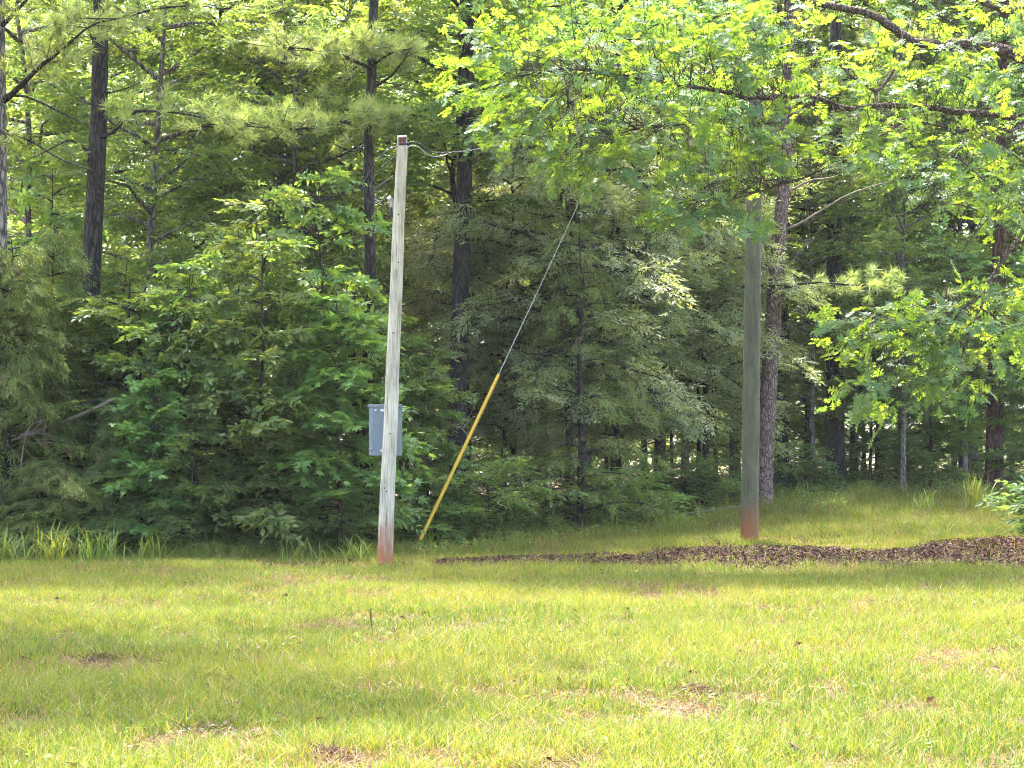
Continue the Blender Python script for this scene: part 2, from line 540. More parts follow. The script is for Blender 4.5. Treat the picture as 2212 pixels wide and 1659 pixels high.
def limb(p0, az, L, rise, droop, m=7, g=rng, wig=.05):
    t_ = np.linspace(0, 1, m)
    d = np.array([math.cos(az), math.sin(az), 0])
    P = p0 + np.outer(t_ * L, d) + np.outer(rise * t_ * L - droop * t_ ** 2 * L, UP)
    w_ = g.normal(0, wig * L, (m, 3)) * t_[:, None]; w_[:, 2] *= .5
    return P + w_


def path_at(P, t_):
    f = np.clip(np.asarray(t_), 0, .9999) * (len(P) - 1); i = f.astype(int); fr = (f - i)[..., None]
    return P[i] * (1 - fr) + P[i + 1] * fr, nrm(P[i + 1] - P[i])


def broadleaf(name, label, cat, loc, mat, bark, seed, H=6, r0=.05, zb=.5, Rd=2.0, nl=22, ns=26, k=9, tmpl=OVAL, ls=.11, L=.35,
              rise=.35, droop=.25, flat=.3, prof='sapling', lean=(0, 0), clump=1.0, group=None, twigs=True):
    g = np.random.default_rng(seed)
    root = empty(name, loc, label, cat, group)
    tr, cr = MB(), MB()
    t_ = np.linspace(0, 1, 12)
    TP = np.stack([lean[0] * t_ * H + g.normal(0, .012 * H, 12) * t_, lean[1] * t_ * H + g.normal(0, .012 * H, 12) * t_, t_ * H], -1)
    tr.tube(TP, r0 * (1 - .85 * t_) * (1 + .35 * np.exp(-t_ * 25)), 9)
    O, D = [], []
    for q in range(nl):
        u = (q + g.random()) / nl
        z = zb + (H * .97 - zb) * u
        c, _ = path_at(TP, z / H)
        if prof == 'sapling': pr = (1 - .75 * u) * (.55 + .45 * min(1, u * 3))
        elif prof == 'round': pr = math.sqrt(max(.05, 1 - (2 * u - .9) ** 2 * .85))
        else: pr = 1 - .55 * u
        az = q * 2.39996 + g.normal(0, .35)
        Ll = Rd * pr * g.uniform(.65, 1.15)
        P = limb(c, az, Ll, rise * g.uniform(.4, 1.5), droop * g.uniform(.6, 1.5), 7, g)
        tr.tube(P, np.linspace(min(r0 * .5, .012 + .012 * Ll), .003, 7), 5, cap=False)
        n = max(4, int(ns * pr * clump))
        tt = .07 + .93 * g.random(n) ** .8
        o, d = path_at(P, tt)
        lat = np.cross(d, UP) * np.where(g.random(n) < .5, 1, -1)[:, None]
        off = lat * (g.random(n) * .45 * Ll * (1.05 - tt))[:, None] + UP * g.normal(0, .05 * Ll, n)[:, None]
        base = o
        o2 = o + off
        dd = nrm(d * .7 + lat * g.uniform(.1, 1.0, n)[:, None] + g.normal(0, .25, (n, 3)))
        dd[:, 2] *= .5
        if twigs: tr.segs(base, o2, .004, .0025)
        O.append(o2); D.append(dd)
    O = np.concatenate(O); D = np.concatenate(D); n = len(O)
    N = UP + g.normal(0, flat, (n, 3))
    Ls = L * g.uniform(.6, 1.3, n)
    if twigs: tr.segs(O, O + nrm(D) * Ls[:, None] * .9, .0025, .0012)
    P, LD, LN = sprays(O, D, N, Ls, k, g)
    sp = np.repeat(g.random(n), k)
    rn = np.clip(.55 * sp + .45 * g.random(len(P)), 0, 1)
    cr.leaves(tmpl, P, LD, LN, ls * g.uniform(.6, 1.2, len(P)), rn)
    tr.build('trunk', M[bark], root)
    cr.build('crown', M[mat], root)
    return root


def cedar(name, label, loc, seed, H=6, Rd=1.5, n_l=70, dens=1.0, r0=.08, cat='cedar tree', group=None, sparse_low=.0):
    g = np.random.default_rng(seed)
    root = empty(name, loc, label, cat, group)
    tr, cr = MB(), MB()
    t_ = np.linspace(0, 1, 12)
    TP = np.stack([g.normal(0, .01 * H, 12) * t_, g.normal(0, .01 * H, 12) * t_, t_ * H], -1)
    tr.tube(TP, r0 * (1 - .9 * t_), 8)
    O, D = [], []
    for q in range(n_l):
        u = (q + g.random()) / n_l
        c, _ = path_at(TP, .06 + .92 * u)
        az = q * 2.39996 + g.normal(0, .4)
        Ll = Rd * (1 - .85 * u) * g.uniform(.6, 1.15) + .12
        P = limb(c, az, Ll, .45, .55, 6, g)
        tr.tube(P, np.linspace(.016, .003, 6), 4, cap=False)
        if u < sparse_low and g.random() < .7: continue
        n = int((42 * Ll + 8) * dens)
        tt = .15 + .85 * g.random(n)
        o, d = path_at(P, tt)
        lat = np.cross(d, UP) * np.where(g.random(n) < .5, 1, -1)[:, None]
        O.append(o + lat * (g.random(n) * .3 * Ll * (1.1 - tt))[:, None] + g.normal(0, .04, (n, 3)))
        D.append(nrm(d * .8 + lat * g.uniform(.2, 1, n)[:, None] - UP * g.uniform(.1, .9, n)[:, None]))
    O = np.concatenate(O); D = np.concatenate(D); n = len(O)
    N = UP + g.normal(0, .5, (n, 3))
    P, LD, LN = sprays(O, D, N, .26 * g.uniform(.6, 1.3, n), 11, g, spread=42)
    rn = np.clip(np.repeat(g.random(n), 11) * .6 + g.random(len(P)) * .4, 0, 1)
    rn = np.where(np.repeat(g.random(n), 11) < .05, 1.0, rn * .85)
    cr.leaves(CSPRAY, P, LD, LN, .10 * g.uniform(.6, 1.4, len(P)), rn)
    tr.build('trunk', M['bark_dark'], root)
    cr.build('crown', M['cedar'], root)
    return root


def tufts(mb, O, D, g, n=62, ln=.225, wide=2.6):
    """bunches of long needles fanning from shoot tips"""
    O = np.asarray(O); D = nrm(D); m_ = len(O)
    dd = D[:, None] * .75 + g.normal(0, .62, (m_, n, 3)) + UP * .12
    P = O[:, None] + D[:, None] * g.uniform(-.12, .05, (m_, n, 1))
    N = g.normal(0, 1, (m_, n, 3))
    rn = np.clip(np.repeat(g.random(m_), n) * .5 + g.random(m_ * n) * .4, 0, 1)
    tm = (NEEDLE[0] * np.array([1, wide, 1]), NEEDLE[1])
    mb.leaves(tm, P.reshape(-1, 3), dd.reshape(-1, 3), N.reshape(-1, 3), ln * g.uniform(.7, 1.15, m_ * n), rn)


def pine(name, label, TP, r, bark, seed, boughs=(), crown_z=None, H=22, n_top=28, dead=(), cat='pine tree', sides=14, twig_stubs=6, wob=.03, Rtop=3.9):
    """TP: world points of the trunk as seen, continued straight up to H; boughs: (world polyline, radius, tufts)"""
    g = np.random.default_rng(seed)
    TP = np.asarray(TP, float)
    base = TP[0].copy()
    d = nrm(TP[-1] - TP[-2]); d = nrm(d * np.array([.4, .4, 1]))
    top = TP[-1] + d * max(.5, (H - TP[-1][2]) / d[2])
    TPf = np.vstack([TP, top])
    m_ = max(30, int(H / .12))
    s_ = np.concatenate([[0], np.cumsum(np.linalg.norm(np.diff(TPf, axis=0), axis=1))])
    ss = np.linspace(0, s_[-1], m_)
    PP = np.stack([np.interp(ss, s_, TPf[:, q]) for q in range(3)], -1)
    kx = np.array([.25, .5, .25])
    for _ in range(14):
        PP[1:-1] = .25 * PP[:-2] + .5 * PP[1:-1] + .25 * PP[2:]
    root = empty(name, base, label, cat)
    tr, cr = MB(), MB()
    rr = r * (1 - .8 * ss / s_[-1]) * (1 + .3 * np.exp(-ss / .5))
    tr.tube(PP - base, rr, sides, wob=wob, gen=g)
    O, D = [], []
    for Pb, rb, nt_ in boughs:
        Pb = np.asarray(Pb, float) - base
        k = 10; q = np.linspace(0, 1, k)
        Pm, _ = path_at(Pb, q)
        br = MB()
        br.tube(Pm, np.linspace(rb, .006, k), 7, wob=.08, gen=g)
        Lb = np.linalg.norm(Pb[-1] - Pb[0])
        nt_ = int(nt_ * 1.25); tt = .22 + .78 * g.random(nt_)
        o, dv = path_at(Pm, tt)
        off = g.normal(0, 1, (nt_, 3)) * np.array([.32, .45, .13]) * min(1, Lb / 2)
        o2 = o + off + UP * .05
        br.segs(o, o2, .007, .004)
        br.build('branch', M['bark_dark'], root)
        O.append(o2); D.append(nrm(dv * .5 + nrm(off) * .7 + UP * .35))
    if n_top:
        z0 = (crown_z if crown_z else H * .55) - base[2]
        for q in range(n_top):
            u = (q + .5) / n_top
            zz = z0 + (H - base[2] - z0 - .3) * u
            ci = np.argmin(abs((PP - base)[:, 2] - zz)); c = (PP - base)[ci]
            Ll = Rtop * (1 - .7 * u) * g.uniform(.6, 1.1)
            P = limb(c, q * 2.4 + g.normal(0, .3), Ll, .35, .1, 6, g)
            tr.tube(P, np.linspace(.035, .008, 6), 5, cap=False)
            n = int(10 + 9 * Ll)
            tt = .35 + .65 * g.random(n)
            o, dv = path_at(P, tt)
            off = g.normal(0, 1, (n, 3)) * np.array([.35, .35, .12])
            tr.segs(o, o + off, .006, .004)
            O.append(o + off); D.append(nrm(dv * .5 + off + UP * .4))
    for _ in range(twig_stubs):                     # broken dead twigs on the lower trunk
        ci = g.integers(int(m_ * .08), int(m_ * .5)); c = (PP - base)[ci]
        P = limb(c, g.random() * 6.28, g.uniform(.3, 1.2), g.uniform(-.2, .4), .1, 5, g)
        tr.tube(P, np.linspace(.012, .003, 5), 4, cap=False)
    for Pd, rd in dead:
        Pm, _ = path_at(np.asarray(Pd, float) - base, np.linspace(0, 1, 9))
        dd_ = MB(); dd_.tube(Pm + g.normal(0, .015, Pm.shape), np.linspace(rd, rd * .3, 9), 6); dd_.build('dead_branch', M['deadwood'], root)
    tr.build('trunk', M[bark], root)
    if O:
        tufts(cr, np.concatenate(O), np.concatenate(D), g)
        cr.build('crown', M['needle'], root)
    return root


def simple_trunk_tree(name, label, TP, r, bark, seed, H=15, cat='tree', **kw):
    """hardwood whose trunk passes through the given world points; high crown above"""
    g = np.random.default_rng(seed)
    TP = np.asarray(TP, float); base = TP[0]
    lean = (TP[-1] - TP[0]) / (TP[-1] - TP[0])[2]
    return broadleaf(name, label, cat, base, kw.pop('mat', 'leaf'), bark, seed, H=H, r0=r, lean=(lean[0], lean[1]), prof='round', **kw)


# ================================================================== THE POLES AND THEIR GEAR
def pole_shaft(mb, A, B, ra, rb, m=44, n=22, seed=1, wob=.006):
    g = np.random.default_rng(seed)
    q = np.linspace(0, 1, m)
    P = A[None] * (1 - q)[:, None] + B[None] * q[:, None]
    P[1:-1, :2] += np.cumsum(g.normal(0, .0015, (m - 2, 2)), axis=0)
    mb.tube(P, ra + (rb - ra) * q, n, wob=wob, gen=g)
    return P


# short pole
A = np.array([at(830, 1228, 30)[0], 30.0, 0.0]); A[2] = float(gz(A[0], 30)) - .06
B = at(869, 318, 30.0)
SP = empty('utility_pole', A, 'short pale weathered wooden pole with a grey box behind it', 'utility pole')
mb = MB(); P_sp = pole_shaft(mb, np.zeros(3), B - A, .116, .081, seed=3)
shaft = mb.build('shaft', M['pole_pale'], SP)
sp_axis = nrm(B - A)


def on_pole(py, ang=0.0, out=0.0, px=None):
    """point on the short pole's camera-facing side at picture height py; ang in degrees to the right"""
    z0, z1 = A[2], B[2]
    z = at(850, py, 30)[2]
    t_ = (z - z0) / (z1 - z0)
    c = A + (B - A) * t_
    r_ = .116 + (.081 - .116) * t_
    return c + np.array([math.sin(R(ang)), -math.cos(R(ang)), 0]) * (r_ + out)


def disc(mb, c, nrm_, r, th=.004, n=10):
    d = nrm(np.asarray(nrm_, float))
    mb.tube(np.array([c - d * th, c + d * th]), r, n)


mb = MB()
for py, an, r_ in ((402, -12, .012), (465, -5, .011), (720, -8, .011), (937, 5, .012), (1054, -20, .011), (1061, -4, .01), (568, 14, .009), (830, 18, .009)):
    c = on_pole(py, an) - A
    mb = MB(); disc(mb, c, np.array([math.sin(R(an)), -math.cos(R(an)), 0]), r_, .003); mb.build('bolt_hole', M['hole'], shaft)
for (ya, yb, an, wd_) in ((330, 402, 6, .0035), (1090, 1222, 4, .004), (640, 700, 30, .002), (840, 905, -30, .002)):
    pts = np.array([on_pole(y, an + 3 * math.sin(y * .05), -.0005) - A for y in np.linspace(ya, yb, 9)])
    mb = MB(); mb.tube(pts, wd_ * np.array([.3, .8, 1, 1, 1, 1, .9, .7, .2]), 5); mb.build('drying_crack', M['hole'], shaft)

# bracket with brown insulators on the top
mb = MB()
T0 = B - A
for s_ in (-1, 1):
    mb.tube(np.array([T0 + [s_ * .062, 0, -.05], T0 + [s_ * .066, -.01, .05], T0 + [s_ * .06, -.02, .16]]), .008, 6)
mb.tube(np.array([T0 + [-.068, -.02, .155], T0 + [.068, -.02, .16]]), .009, 6)
mb.tube(np.array([T0 + [-.07, -.015, .02], T0 + [.07, -.015, .02]]), .008, 6)
brk = mb.build('insulator_bracket', M['steel'], SP)
for k, xo in enumerate((-.038, .002, .040)):
    mb = MB()
    z_ = np.array([-.065, -.06, -.03, -.012, 0, .012, .03, .06, .065]); r_ = np.array([.010, .019, .021, .014, .013, .014, .021, .019, .010])
    c = T0 + np.array([xo, -.02, .088])
    mb.tube(np.stack([c[0] + .006 * k * z_ / .06, np.full(9, c[1]), c[2] + z_], -1), r_, 12)
    mb.build('insulator', M['rust'], brk)
# conduit and weatherhead on the left rear
mb = MB()
xa = -.075
cz = lambda py: at(850, py, 30)[2] - A[2]
ax_at = lambda z: (B - A) * (z / (B - A)[2])
pts = np.array([ax_at(cz(py)) + np.array([xa + (.01 if py > 700 else 0), 0.105, 0]) for py in (880, 700, 520, 470)])
mb.tube(pts, .02, 10)
con = mb.build('conduit', M['steel'], SP)
mb = MB()
h0 = ax_at(cz(462)) + np.array([-.118, .06, 0])
mb.tube(np.array([h0 + [0, .01, -.03], h0 + [0, .01, .06], h0 + [0, .0, .13], h0 + [-.012, -.02, .21], h0 + [-.03, -.05, .235], h0 + [-.055, -.08, .21]]), np.array([.024, .027, .034, .04, .036, .018]), 12)
mb.build('weatherhead', M['steel'], con)
mb = MB(); mb.tube(np.array([h0 + [-.0, -.02, -.05], h0 + [-.012, -.035, .04], h0 + [-.006, -.03, .1]]), np.array([.02, .03, .018]), 10)
mb.build('cable_clamp', M['black'], con)


def smooth_path(pts, n=40):
    pts = np.asarray(pts, float)
    # Catmull-Rom
    P = np.vstack([2 * pts[0] - pts[1], pts, 2 * pts[-1] - pts[-2]])
    out_ = []
    for k in range(len(pts) - 1):
        p0, p1, p2, p3 = P[k:k + 4]
        for q in np.linspace(0, 1, max(3, n // (len(pts) - 1)), endpoint=False):
            out_.append(.5 * ((2 * p1) + (-p0 + p2) * q + (2 * p0 - 5 * p1 + 4 * p2 - p3) * q ** 2 + (-p0 + 3 * p1 - 3 * p2 + p3) * q ** 3))
    out_.append(pts[-1])
    return np.array(out_)


# drip loops, each its own part
loops = [
    [(860, 314, 29.93), (830, 330, 29.85), (800, 370, 29.8), (786, 395, 29.8), (785, 420, 29.85), (806, 438, 29.9), (836, 430, 30.02)],
    [(858, 334, 29.93), (830, 356, 29.85), (808, 384, 29.85), (801, 402, 29.85), (806, 433, 29.9), (826, 444, 29.95), (842, 438, 30.04)],
    [(850, 380, 30.04), (826, 397, 29.98), (809, 410, 29.95), (808, 422, 29.95), (822, 430, 29.98), (838, 420, 30.03)],
]
for lp in loops:
    mb = MB()
    mb.tube(smooth_path([at(*p_) - A for p_ in lp], 42), .0085, 6)
    mb.build('drip_loop', M['black'], SP)

# grey enclosure on the far side of the pole
BW, BH, BD = .475, .745, .20
bc = at(830, 930, 30.27)
BX = empty('meter_box', bc, 'blue-grey metal box mounted on the back of the short pole', 'electrical box', rz=R(-6))
import bmesh


def bevel_box(lo, hi, bev, seg, mat, name, parent):
    bm = bmesh.new()
    bmesh.ops.create_cube(bm, size=1)
    for v in bm.verts:
        v.co = Vector([(lo[q] + hi[q]) / 2 + v.co[q] * (hi[q] - lo[q]) for q in range(3)])
    bmesh.ops.bevel(bm, geom=bm.edges[:], offset=bev, segments=seg, affect='EDGES', profile=.6)
    me = bpy.data.meshes.new(name); bm.to_mesh(me); bm.free()
    me.materials.append(mat)
    o = bpy.data.objects.new(name, me); COL.objects.link(o); o.parent = parent
    return o


# body with chamfered vertical corners on the pole side
bm = bmesh.new()
ch = .055
prof = [(-BW / 2, BD), (-BW / 2, ch * .7), (-BW / 2 + ch, 0), (BW / 2 - ch, 0), (BW / 2, ch * .7), (BW / 2, BD)]
vb = [bm.verts.new((x, y, -BH / 2)) for x, y in prof]; vt = [bm.verts.new((x, y, BH / 2)) for x, y in prof]
n = len(prof)
for k in range(n): bm.faces.new((vb[k], vb[(k + 1) % n], vt[(k + 1) % n], vt[k]))
bm.faces.new(vb[::-1]); bm.faces.new(vt)
bmesh.ops.recalc_face_normals(bm, faces=bm.faces[:])
bmesh.ops.bevel(bm, geom=bm.edges[:], offset=.006, segments=2, affect='EDGES')
me = bpy.data.meshes.new('housing'); bm.to_mesh(me); bm.free(); me.materials.append(M['box_grey'])
o = bpy.data.objects.new('housing', me); COL.objects.link(o); o.parent = BX
lid = bevel_box((-BW / 2 - .012, -.012, BH / 2 - .028), (BW / 2 + .012, BD + .01, BH / 2 + .014), .006, 2, M['box_grey'], 'lid', BX)
bevel_box((-BW / 2 - .010, BD - .03, -BH / 2 - .004), (-BW / 2 + .004, BD + .006, BH / 2 - .03), .004, 2, M['box_grey'], 'hinge_flange', BX)
for x in (-.13, .185):
    mb = MB()
    c = np.array([x, 0, BH / 2 - .075])
    mb.tube(np.array([c + [0, .01, 0], c + [0, -.004, 0], c + [0, -.004, 0], c + [0, -.016, 0]]), np.array([.02, .02, .011, .010]), 10)
    mb.build('bolt', M['steel'], BX)
mb = MB()
c = np.array([-.19, .012, -BH / 2 + .09])
mb.tube(np.array([c + [0, .01, 0], c + [-.003, -.008, 0], c + [-.004, -.013, 0]]), np.array([.032, .028, .012]), 14)
mb.build('knockout', M['box_grey'], BX)
for zz in (.3, -.3):
    mb = MB(); mb.box((-.05, -.045, zz - .018), (.12, .0, zz + .018)); mb.build('mounting_strap', M['steel'], BX)

# tall pole
A2 = np.array([at(1619, 1170, 34)[0], 34.0, 0]); A2[2] = float(gz(A2[0], 34)) - .06
d2 = nrm(at(1630, 480, 34) - at(1619, 1172, 34))
H2 = 13.2
B2 = A2 + d2 * (H2 / d2[2])
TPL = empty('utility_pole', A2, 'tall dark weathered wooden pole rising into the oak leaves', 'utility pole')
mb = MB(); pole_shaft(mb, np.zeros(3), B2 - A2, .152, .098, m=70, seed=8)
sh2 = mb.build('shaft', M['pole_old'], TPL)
mb = MB()
for py, an in ((735, -15), (862, 55), (600, 20)):
    z = at(1625, py, 34)[2] - A2[2]; t_ = z / H2
    c = (B2 - A2) * t_; r_ = .152 + (.098 - .152) * t_
    nn = np.array([math.sin(R(an)), -math.cos(R(an)), 0])
    mb = MB(); disc(mb, c + nn * r_, nn, .012, .003); mb.build('bolt_hole', M['hole'], sh2)
# wood screw eye for the guy near its top and a plain crossarm above the picture
mb = MB(); zt = (B2 - A2) * (12.3 / 13.2)
mb.tube(np.array([zt + [-.14, -.02, -.02], zt + [.12, 0, 0]]), .014, 8); mb.build('guy_bolt', M['steel'], TPL)

# guy wire
G0 = at(905, 1172, 34.0); Gg = at(1075, 799, 34.0)
gtop = A2 + zt + np.array([-.14, -.02, -.02])
anc = np.array([at(897, 1190, 34)[0], 34.0, 0]); anc[2] = float(gz(anc[0], 34.0)) - .12
GW = empty('guy_wire', anc, 'thin steel guy wire with a yellow sleeve over its lower half', 'guy wire')
mb = MB()
n_ = 24
q = np.linspace(0, 1, n_)[:, None]
Pg = G0 * (1 - q) + gtop * q
Pg[:, 2] -= .10 * (4 * q[:, 0] * (1 - q[:, 0]))
mb.tube(Pg - anc, .0034, 7); mb.build('strand', M['wire_grey'], GW)
tg = (Gg[2] - G0[2]) / (gtop[2] - G0[2])
q = np.linspace(.004, tg, 10)[:, None]
Py = G0 * (1 - q) + gtop * q
Py[:, 2] -= .10 * (4 * q[:, 0] * (1 - q[:, 0]))
mb = MB(); mb.tube(Py - anc, np.concatenate([[.030], np.full(8, .029), [.026]]), 14); mb.build('guard_sleeve', M['yellow'], GW)
# preformed grip above the sleeve (thicker wrap)
q = np.linspace(tg, tg + .11, 8)[:, None]
Pp = G0 * (1 - q) + gtop * q; Pp[:, 2] -= .10 * (4 * q[:, 0] * (1 - q[:, 0]))
mb = MB(); mb.tube(Pp - anc, .0052, 7); mb.build('wire_grip', M['wire_grey'], GW)
dg = nrm(gtop - G0)
rod_top = G0 - dg * .12
mb = MB(); mb.tube(np.array([np.zeros(3), (rod_top - anc) * np.array([.5, 1, .5]), rod_top - anc]), .014, 8); rod = mb.build('anchor_rod', M['steel'], GW)
mb = MB()
th = np.linspace(0, 2 * math.pi, 15)
ex = np.cross(dg, [0, 1, 0])
ring = (rod_top - anc)[None] + np.outer(np.cos(th), dg) * .055 + np.outer(np.sin(th), nrm(ex)) * .032 + dg * .05
mb.tube(ring, .014, 7, cap=False)
mb.tube(np.array([rod_top - anc - dg * .02, rod_top - anc + dg * .12]), np.array([.022, .03]), 8)
mb.build('thimble_eye', M['black'], GW)

# overhead service cable between the poles
cab_pts = [at(876, 312, 29.94), at(892, 307, 29.95), at(907, 311, 30.0), at(932, 328, 30.1), at(960, 330, 30.2), at(1000, 327, 30.35), at(1060, 318, 30.7), at(1130, 303, 31.1),
           at(1230, 276, 31.7), at(1380, 222, 32.6), at(1520, 160, 33.4), at(1624, 95, 33.86)]
CB = empty('overhead_cable', cab_pts[0], 'sagging twisted black service cable strung between the two poles', 'cable')
cp = smooth_path(cab_pts, 120) - cab_pts[0]
Tn = nrm(np.gradient(cp, axis=0)); Xn = nrm(np.cross(Tn, UP)); Zn = np.cross(Xn, Tn)
ph = np.linspace(0, 70, len(cp))
for k in range(2):
    o_ = np.cos(ph + k * 3.14159)[:, None] * Xn + np.sin(ph + k * 3.14159)[:, None] * Zn
    mb = MB(); mb.tube(cp + o_ * .0085, .0072, 6); mb.build('conductor', M['black'], CB)
mb = MB()
tl = smooth_path([at(877, 320, 29.93), at(890, 314, 29.95), at(905, 318, 30.0), at(925, 334, 30.08), at(945, 338, 30.16), at(972, 331, 30.26)], 30) - cab_pts[0]
mb.tube(tl, .006, 6); mb.build('neutral_tail', M['wire_grey'], CB)

# ================================================================== OAK OVERHANGING FROM THE RIGHT
oak_base = foot(2540, 31.4)
OAK = empty('oak_tree', oak_base, 'spreading oak with lobed leaves and dark limbs reaching in from the right', 'oak tree')
g = np.random.default_rng(77)
tr = MB()
q = np.linspace(0, 1, 16)
OT = np.stack([.1 * np.sin(q * 3), .1 * np.sin(q * 2 + 1), q * 13], -1)
tr.tube(OT, .36 * (1 - .75 * q) * (1 + .4 * np.exp(-q * 30)), 16, wob=.03, gen=g)
tr.build('trunk', M['bark_oak'], OAK)
OSH = 2.0
W = lambda pts: np.array([at(p_[0], p_[1], p_[2] + OSH) for p_ in pts])
tx = 2540
limbs = [
    (W([(tx, 300, 29.4), (2380, 215, 28.6), (2260, 145, 28), (2205, 122, 27.8), (2130, 100, 27.7), (2060, 96, 27.6), (1985, 94, 27.4), (1950, 78, 27.3), (1915, 50, 27.2), (1870, 27, 27.1), (1800, 14, 27), (1740, 0, 26.9), (1640, -50, 26.6), (1500, -90, 26.2)]), .115, .03),
    (W([(tx, 420, 29.4), (2380, 330, 28.4), (2290, 290, 27.8), (2212, 262, 27.5), (2150, 246, 27.4), (2080, 244, 27.3), (2000, 232, 27.2), (1900, 228, 27.1), (1830, 234, 27), (1765, 214, 26.9), (1700, 208, 26.8), (1620, 212, 26.7), (1560, 196, 26.6), (1490, 187, 26.5), (1425, 178, 26.4), (1330, 160, 26.2), (1230, 150, 26), (1120, 165, 25.8)]), .062, .012),
    (W([(2212, 264, 27.5), (2185, 282, 27.4), (2120, 285, 27.2), (2050, 276, 27.0), (1985, 262, 26.8)]), .034, .012),
    (W([(2010, 232, 27.2), (1930, 275, 26.9), (1850, 330, 26.6), (1770, 372, 26.4), (1690, 398, 26.2), (1600, 425, 26), (1520, 455, 25.8)]), .022, .005),
    (W([(1765, 214, 26.9), (1680, 262, 26.6), (1580, 275, 26.4), (1450, 270, 26.2), (1320, 285, 26), (1200, 308, 25.9)]), .018, .005),
    (W([(1960, 84, 27.3), (1905, 190, 27.1), (1850, 172, 27.0), (1790, 120, 26.9), (1735, 90, 26.8)]), .03, .012),
    (W([(tx, -250, 29.4), (2300, -80, 28.6), (2212, 14, 28), (2140, 10, 27.8), (2050, -30, 27.5), (1900, -120, 27.2), (1700, -200, 27), (1450, -230, 26.5), (1200, -190, 26)]), .08, .02),
    (W([(tx, 180, 29.4), (2420, 380, 28.6), (2290, 470, 28.0), (2200, 520, 27.6), (2160, 570, 27.4), (2128, 625, 27.3), (2118, 665, 27.2)]), .05, .018),
    (W([(2128, 628, 27.3), (2060, 690, 27.0), (1990, 705, 26.8), (1920, 690, 26.6), (1850, 705, 26.5)]), .014, .004),
    (W([(2118, 665, 27.2), (2085, 740, 27.0), (2070, 790, 26.9), (2010, 830, 26.7), (1930, 850, 26.5)]), .013, .004),
    (W([(2118, 665, 27.2), (2170, 700, 27.2), (2260, 740, 27.3), (2330, 760, 27.3)]), .013, .005),
    (W([(2200, 520, 27.6), (2120, 460, 27.4), (2040, 440, 27.2), (1960, 460, 27.0)]), .016, .005),
    (W([(2160, 440, 27.6), (2095, 520, 27.4), (2050, 590, 27.2), (2045, 680, 27.0), (2040, 720, 26.9)]), .010, .004),
    (W([(2230, 470, 27.7), (2150, 410, 27.5), (2080, 350, 27.3), (2030, 330, 27.1)]), .02, .006),
]
samp = []
for Pl, ra, rb in limbs:
    lm = MB()
    n_ = 6 * len(Pl)
    Ps = smooth_path(Pl, n_)
    Ps = Ps + g.normal(0, .010, Ps.shape)
    Ps[1:-1] = .25 * Ps[:-2] + .5 * Ps[1:-1] + .25 * Ps[2:]
    lm.tube(Ps - oak_base, np.linspace(ra, rb, len(Ps)), 11, wob=.05, gen=g)
    lm.build('limb', M['bark_oak'], OAK)
    samp.append(Ps[len(Ps) // 6:])
samp = np.concatenate(samp)
# clusters: (cx, cy, rx, ry, sprays, Ynear, Yfar)
clus = [
    (1750, 60, 470, 110, 250, 25.5, 29), (1300, 70, 270, 120, 170, 25, 28), (1120, 150, 150, 90, 80, 25, 27.5), (1250, 230, 210, 90, 150, 25, 27.5),
    (1480, 210, 180, 110, 130, 25, 28), (1700, 170, 220, 90, 120, 25.3, 28), (1635, 120, 75, 120, 110, 25.6, 28.4), (1640, 290, 70, 90, 70, 25.6, 28), (1950, 180, 200, 90, 90, 25.8, 28.5), (2130, 150, 120, 160, 110, 26, 29), (2160, 320, 90, 70, 60, 26, 28.5),
    (1300, 310, 100, 40, 44, 25, 27), (1270, 355, 80, 28, 40, 25, 26.5), (1150, 260, 90, 50, 40, 25, 27), (1380, 310, 80, 40, 22, 25, 27),
    (1600, 335, 150, 50, 80, 25, 27.3), (1790, 290, 180, 75, 95, 25.3, 27.6), (1510, 425, 75, 30, 45, 25, 26.6), (1600, 450, 70, 28, 34, 25.2, 26.6), (1480, 462, 40, 18, 16, 25.2, 26.3),
    (1920, 310, 130, 55, 62, 25.5, 28), (2090, 400, 110, 50, 40, 26, 28.3), (2180, 450, 60, 50, 34, 26, 28.5),
    (2120, 700, 110, 80, 100, 26, 28.3), (1960, 680, 90, 35, 55, 25.8, 27.6), (1850, 710, 60, 35, 34, 25.8, 27), (1960, 760, 130, 60, 85, 25.8, 27.6), (2060, 810, 70, 40, 45, 26, 27.6), (1910, 850, 70, 35, 34, 25.8, 27), (2190, 690, 60, 100, 50, 26, 28.5),
    # above the picture, still shading what hangs below
    (1800, -220, 700, 200, 260, 25.5, 31.5), (2350, -650, 500, 280, 260, 26, 33), (2500, 0, 300, 350, 260, 26, 32), (1300, -170, 320, 130, 330, 25.5, 29.5),
]
O = []
for cx, cy, rx, ry, n_, y0, y1 in clus:
    n_ = int(n_ * (.55 if cy < 0 or cx > 2400 else .70))
    a_ = g.random(n_) * 2 * math.pi; r_ = np.sqrt(g.random(n_))
    for k in range(n_):
        O.append(at(cx + rx * r_[k] * math.cos(a_[k]), cy + ry * r_[k] * math.sin(a_[k]), g.uniform(y0, y1) + OSH))
O = np.array(O)
lk = np.zeros(len(O), bool)                # keep the two thick limbs free of leaves on their near side
for Pl, x0 in ((limbs[0][0], 0), (limbs[1][0], 0)):
    Ps = smooth_path(Pl, 200)
    Ps = Ps[(Ps[:, 0] / Ps[:, 1] > (.075 if Pl is limbs[1][0] else .14))]
    for k in range(len(O)):
        dv = Ps - O[k]; dv[:, 1] *= .22
        if np.min(np.sum(dv * dv, 1)) < .26 ** 2: lk[k] = True
O = O[~(lk & (g.random(len(O)) < .8))]
n_ = len(O)
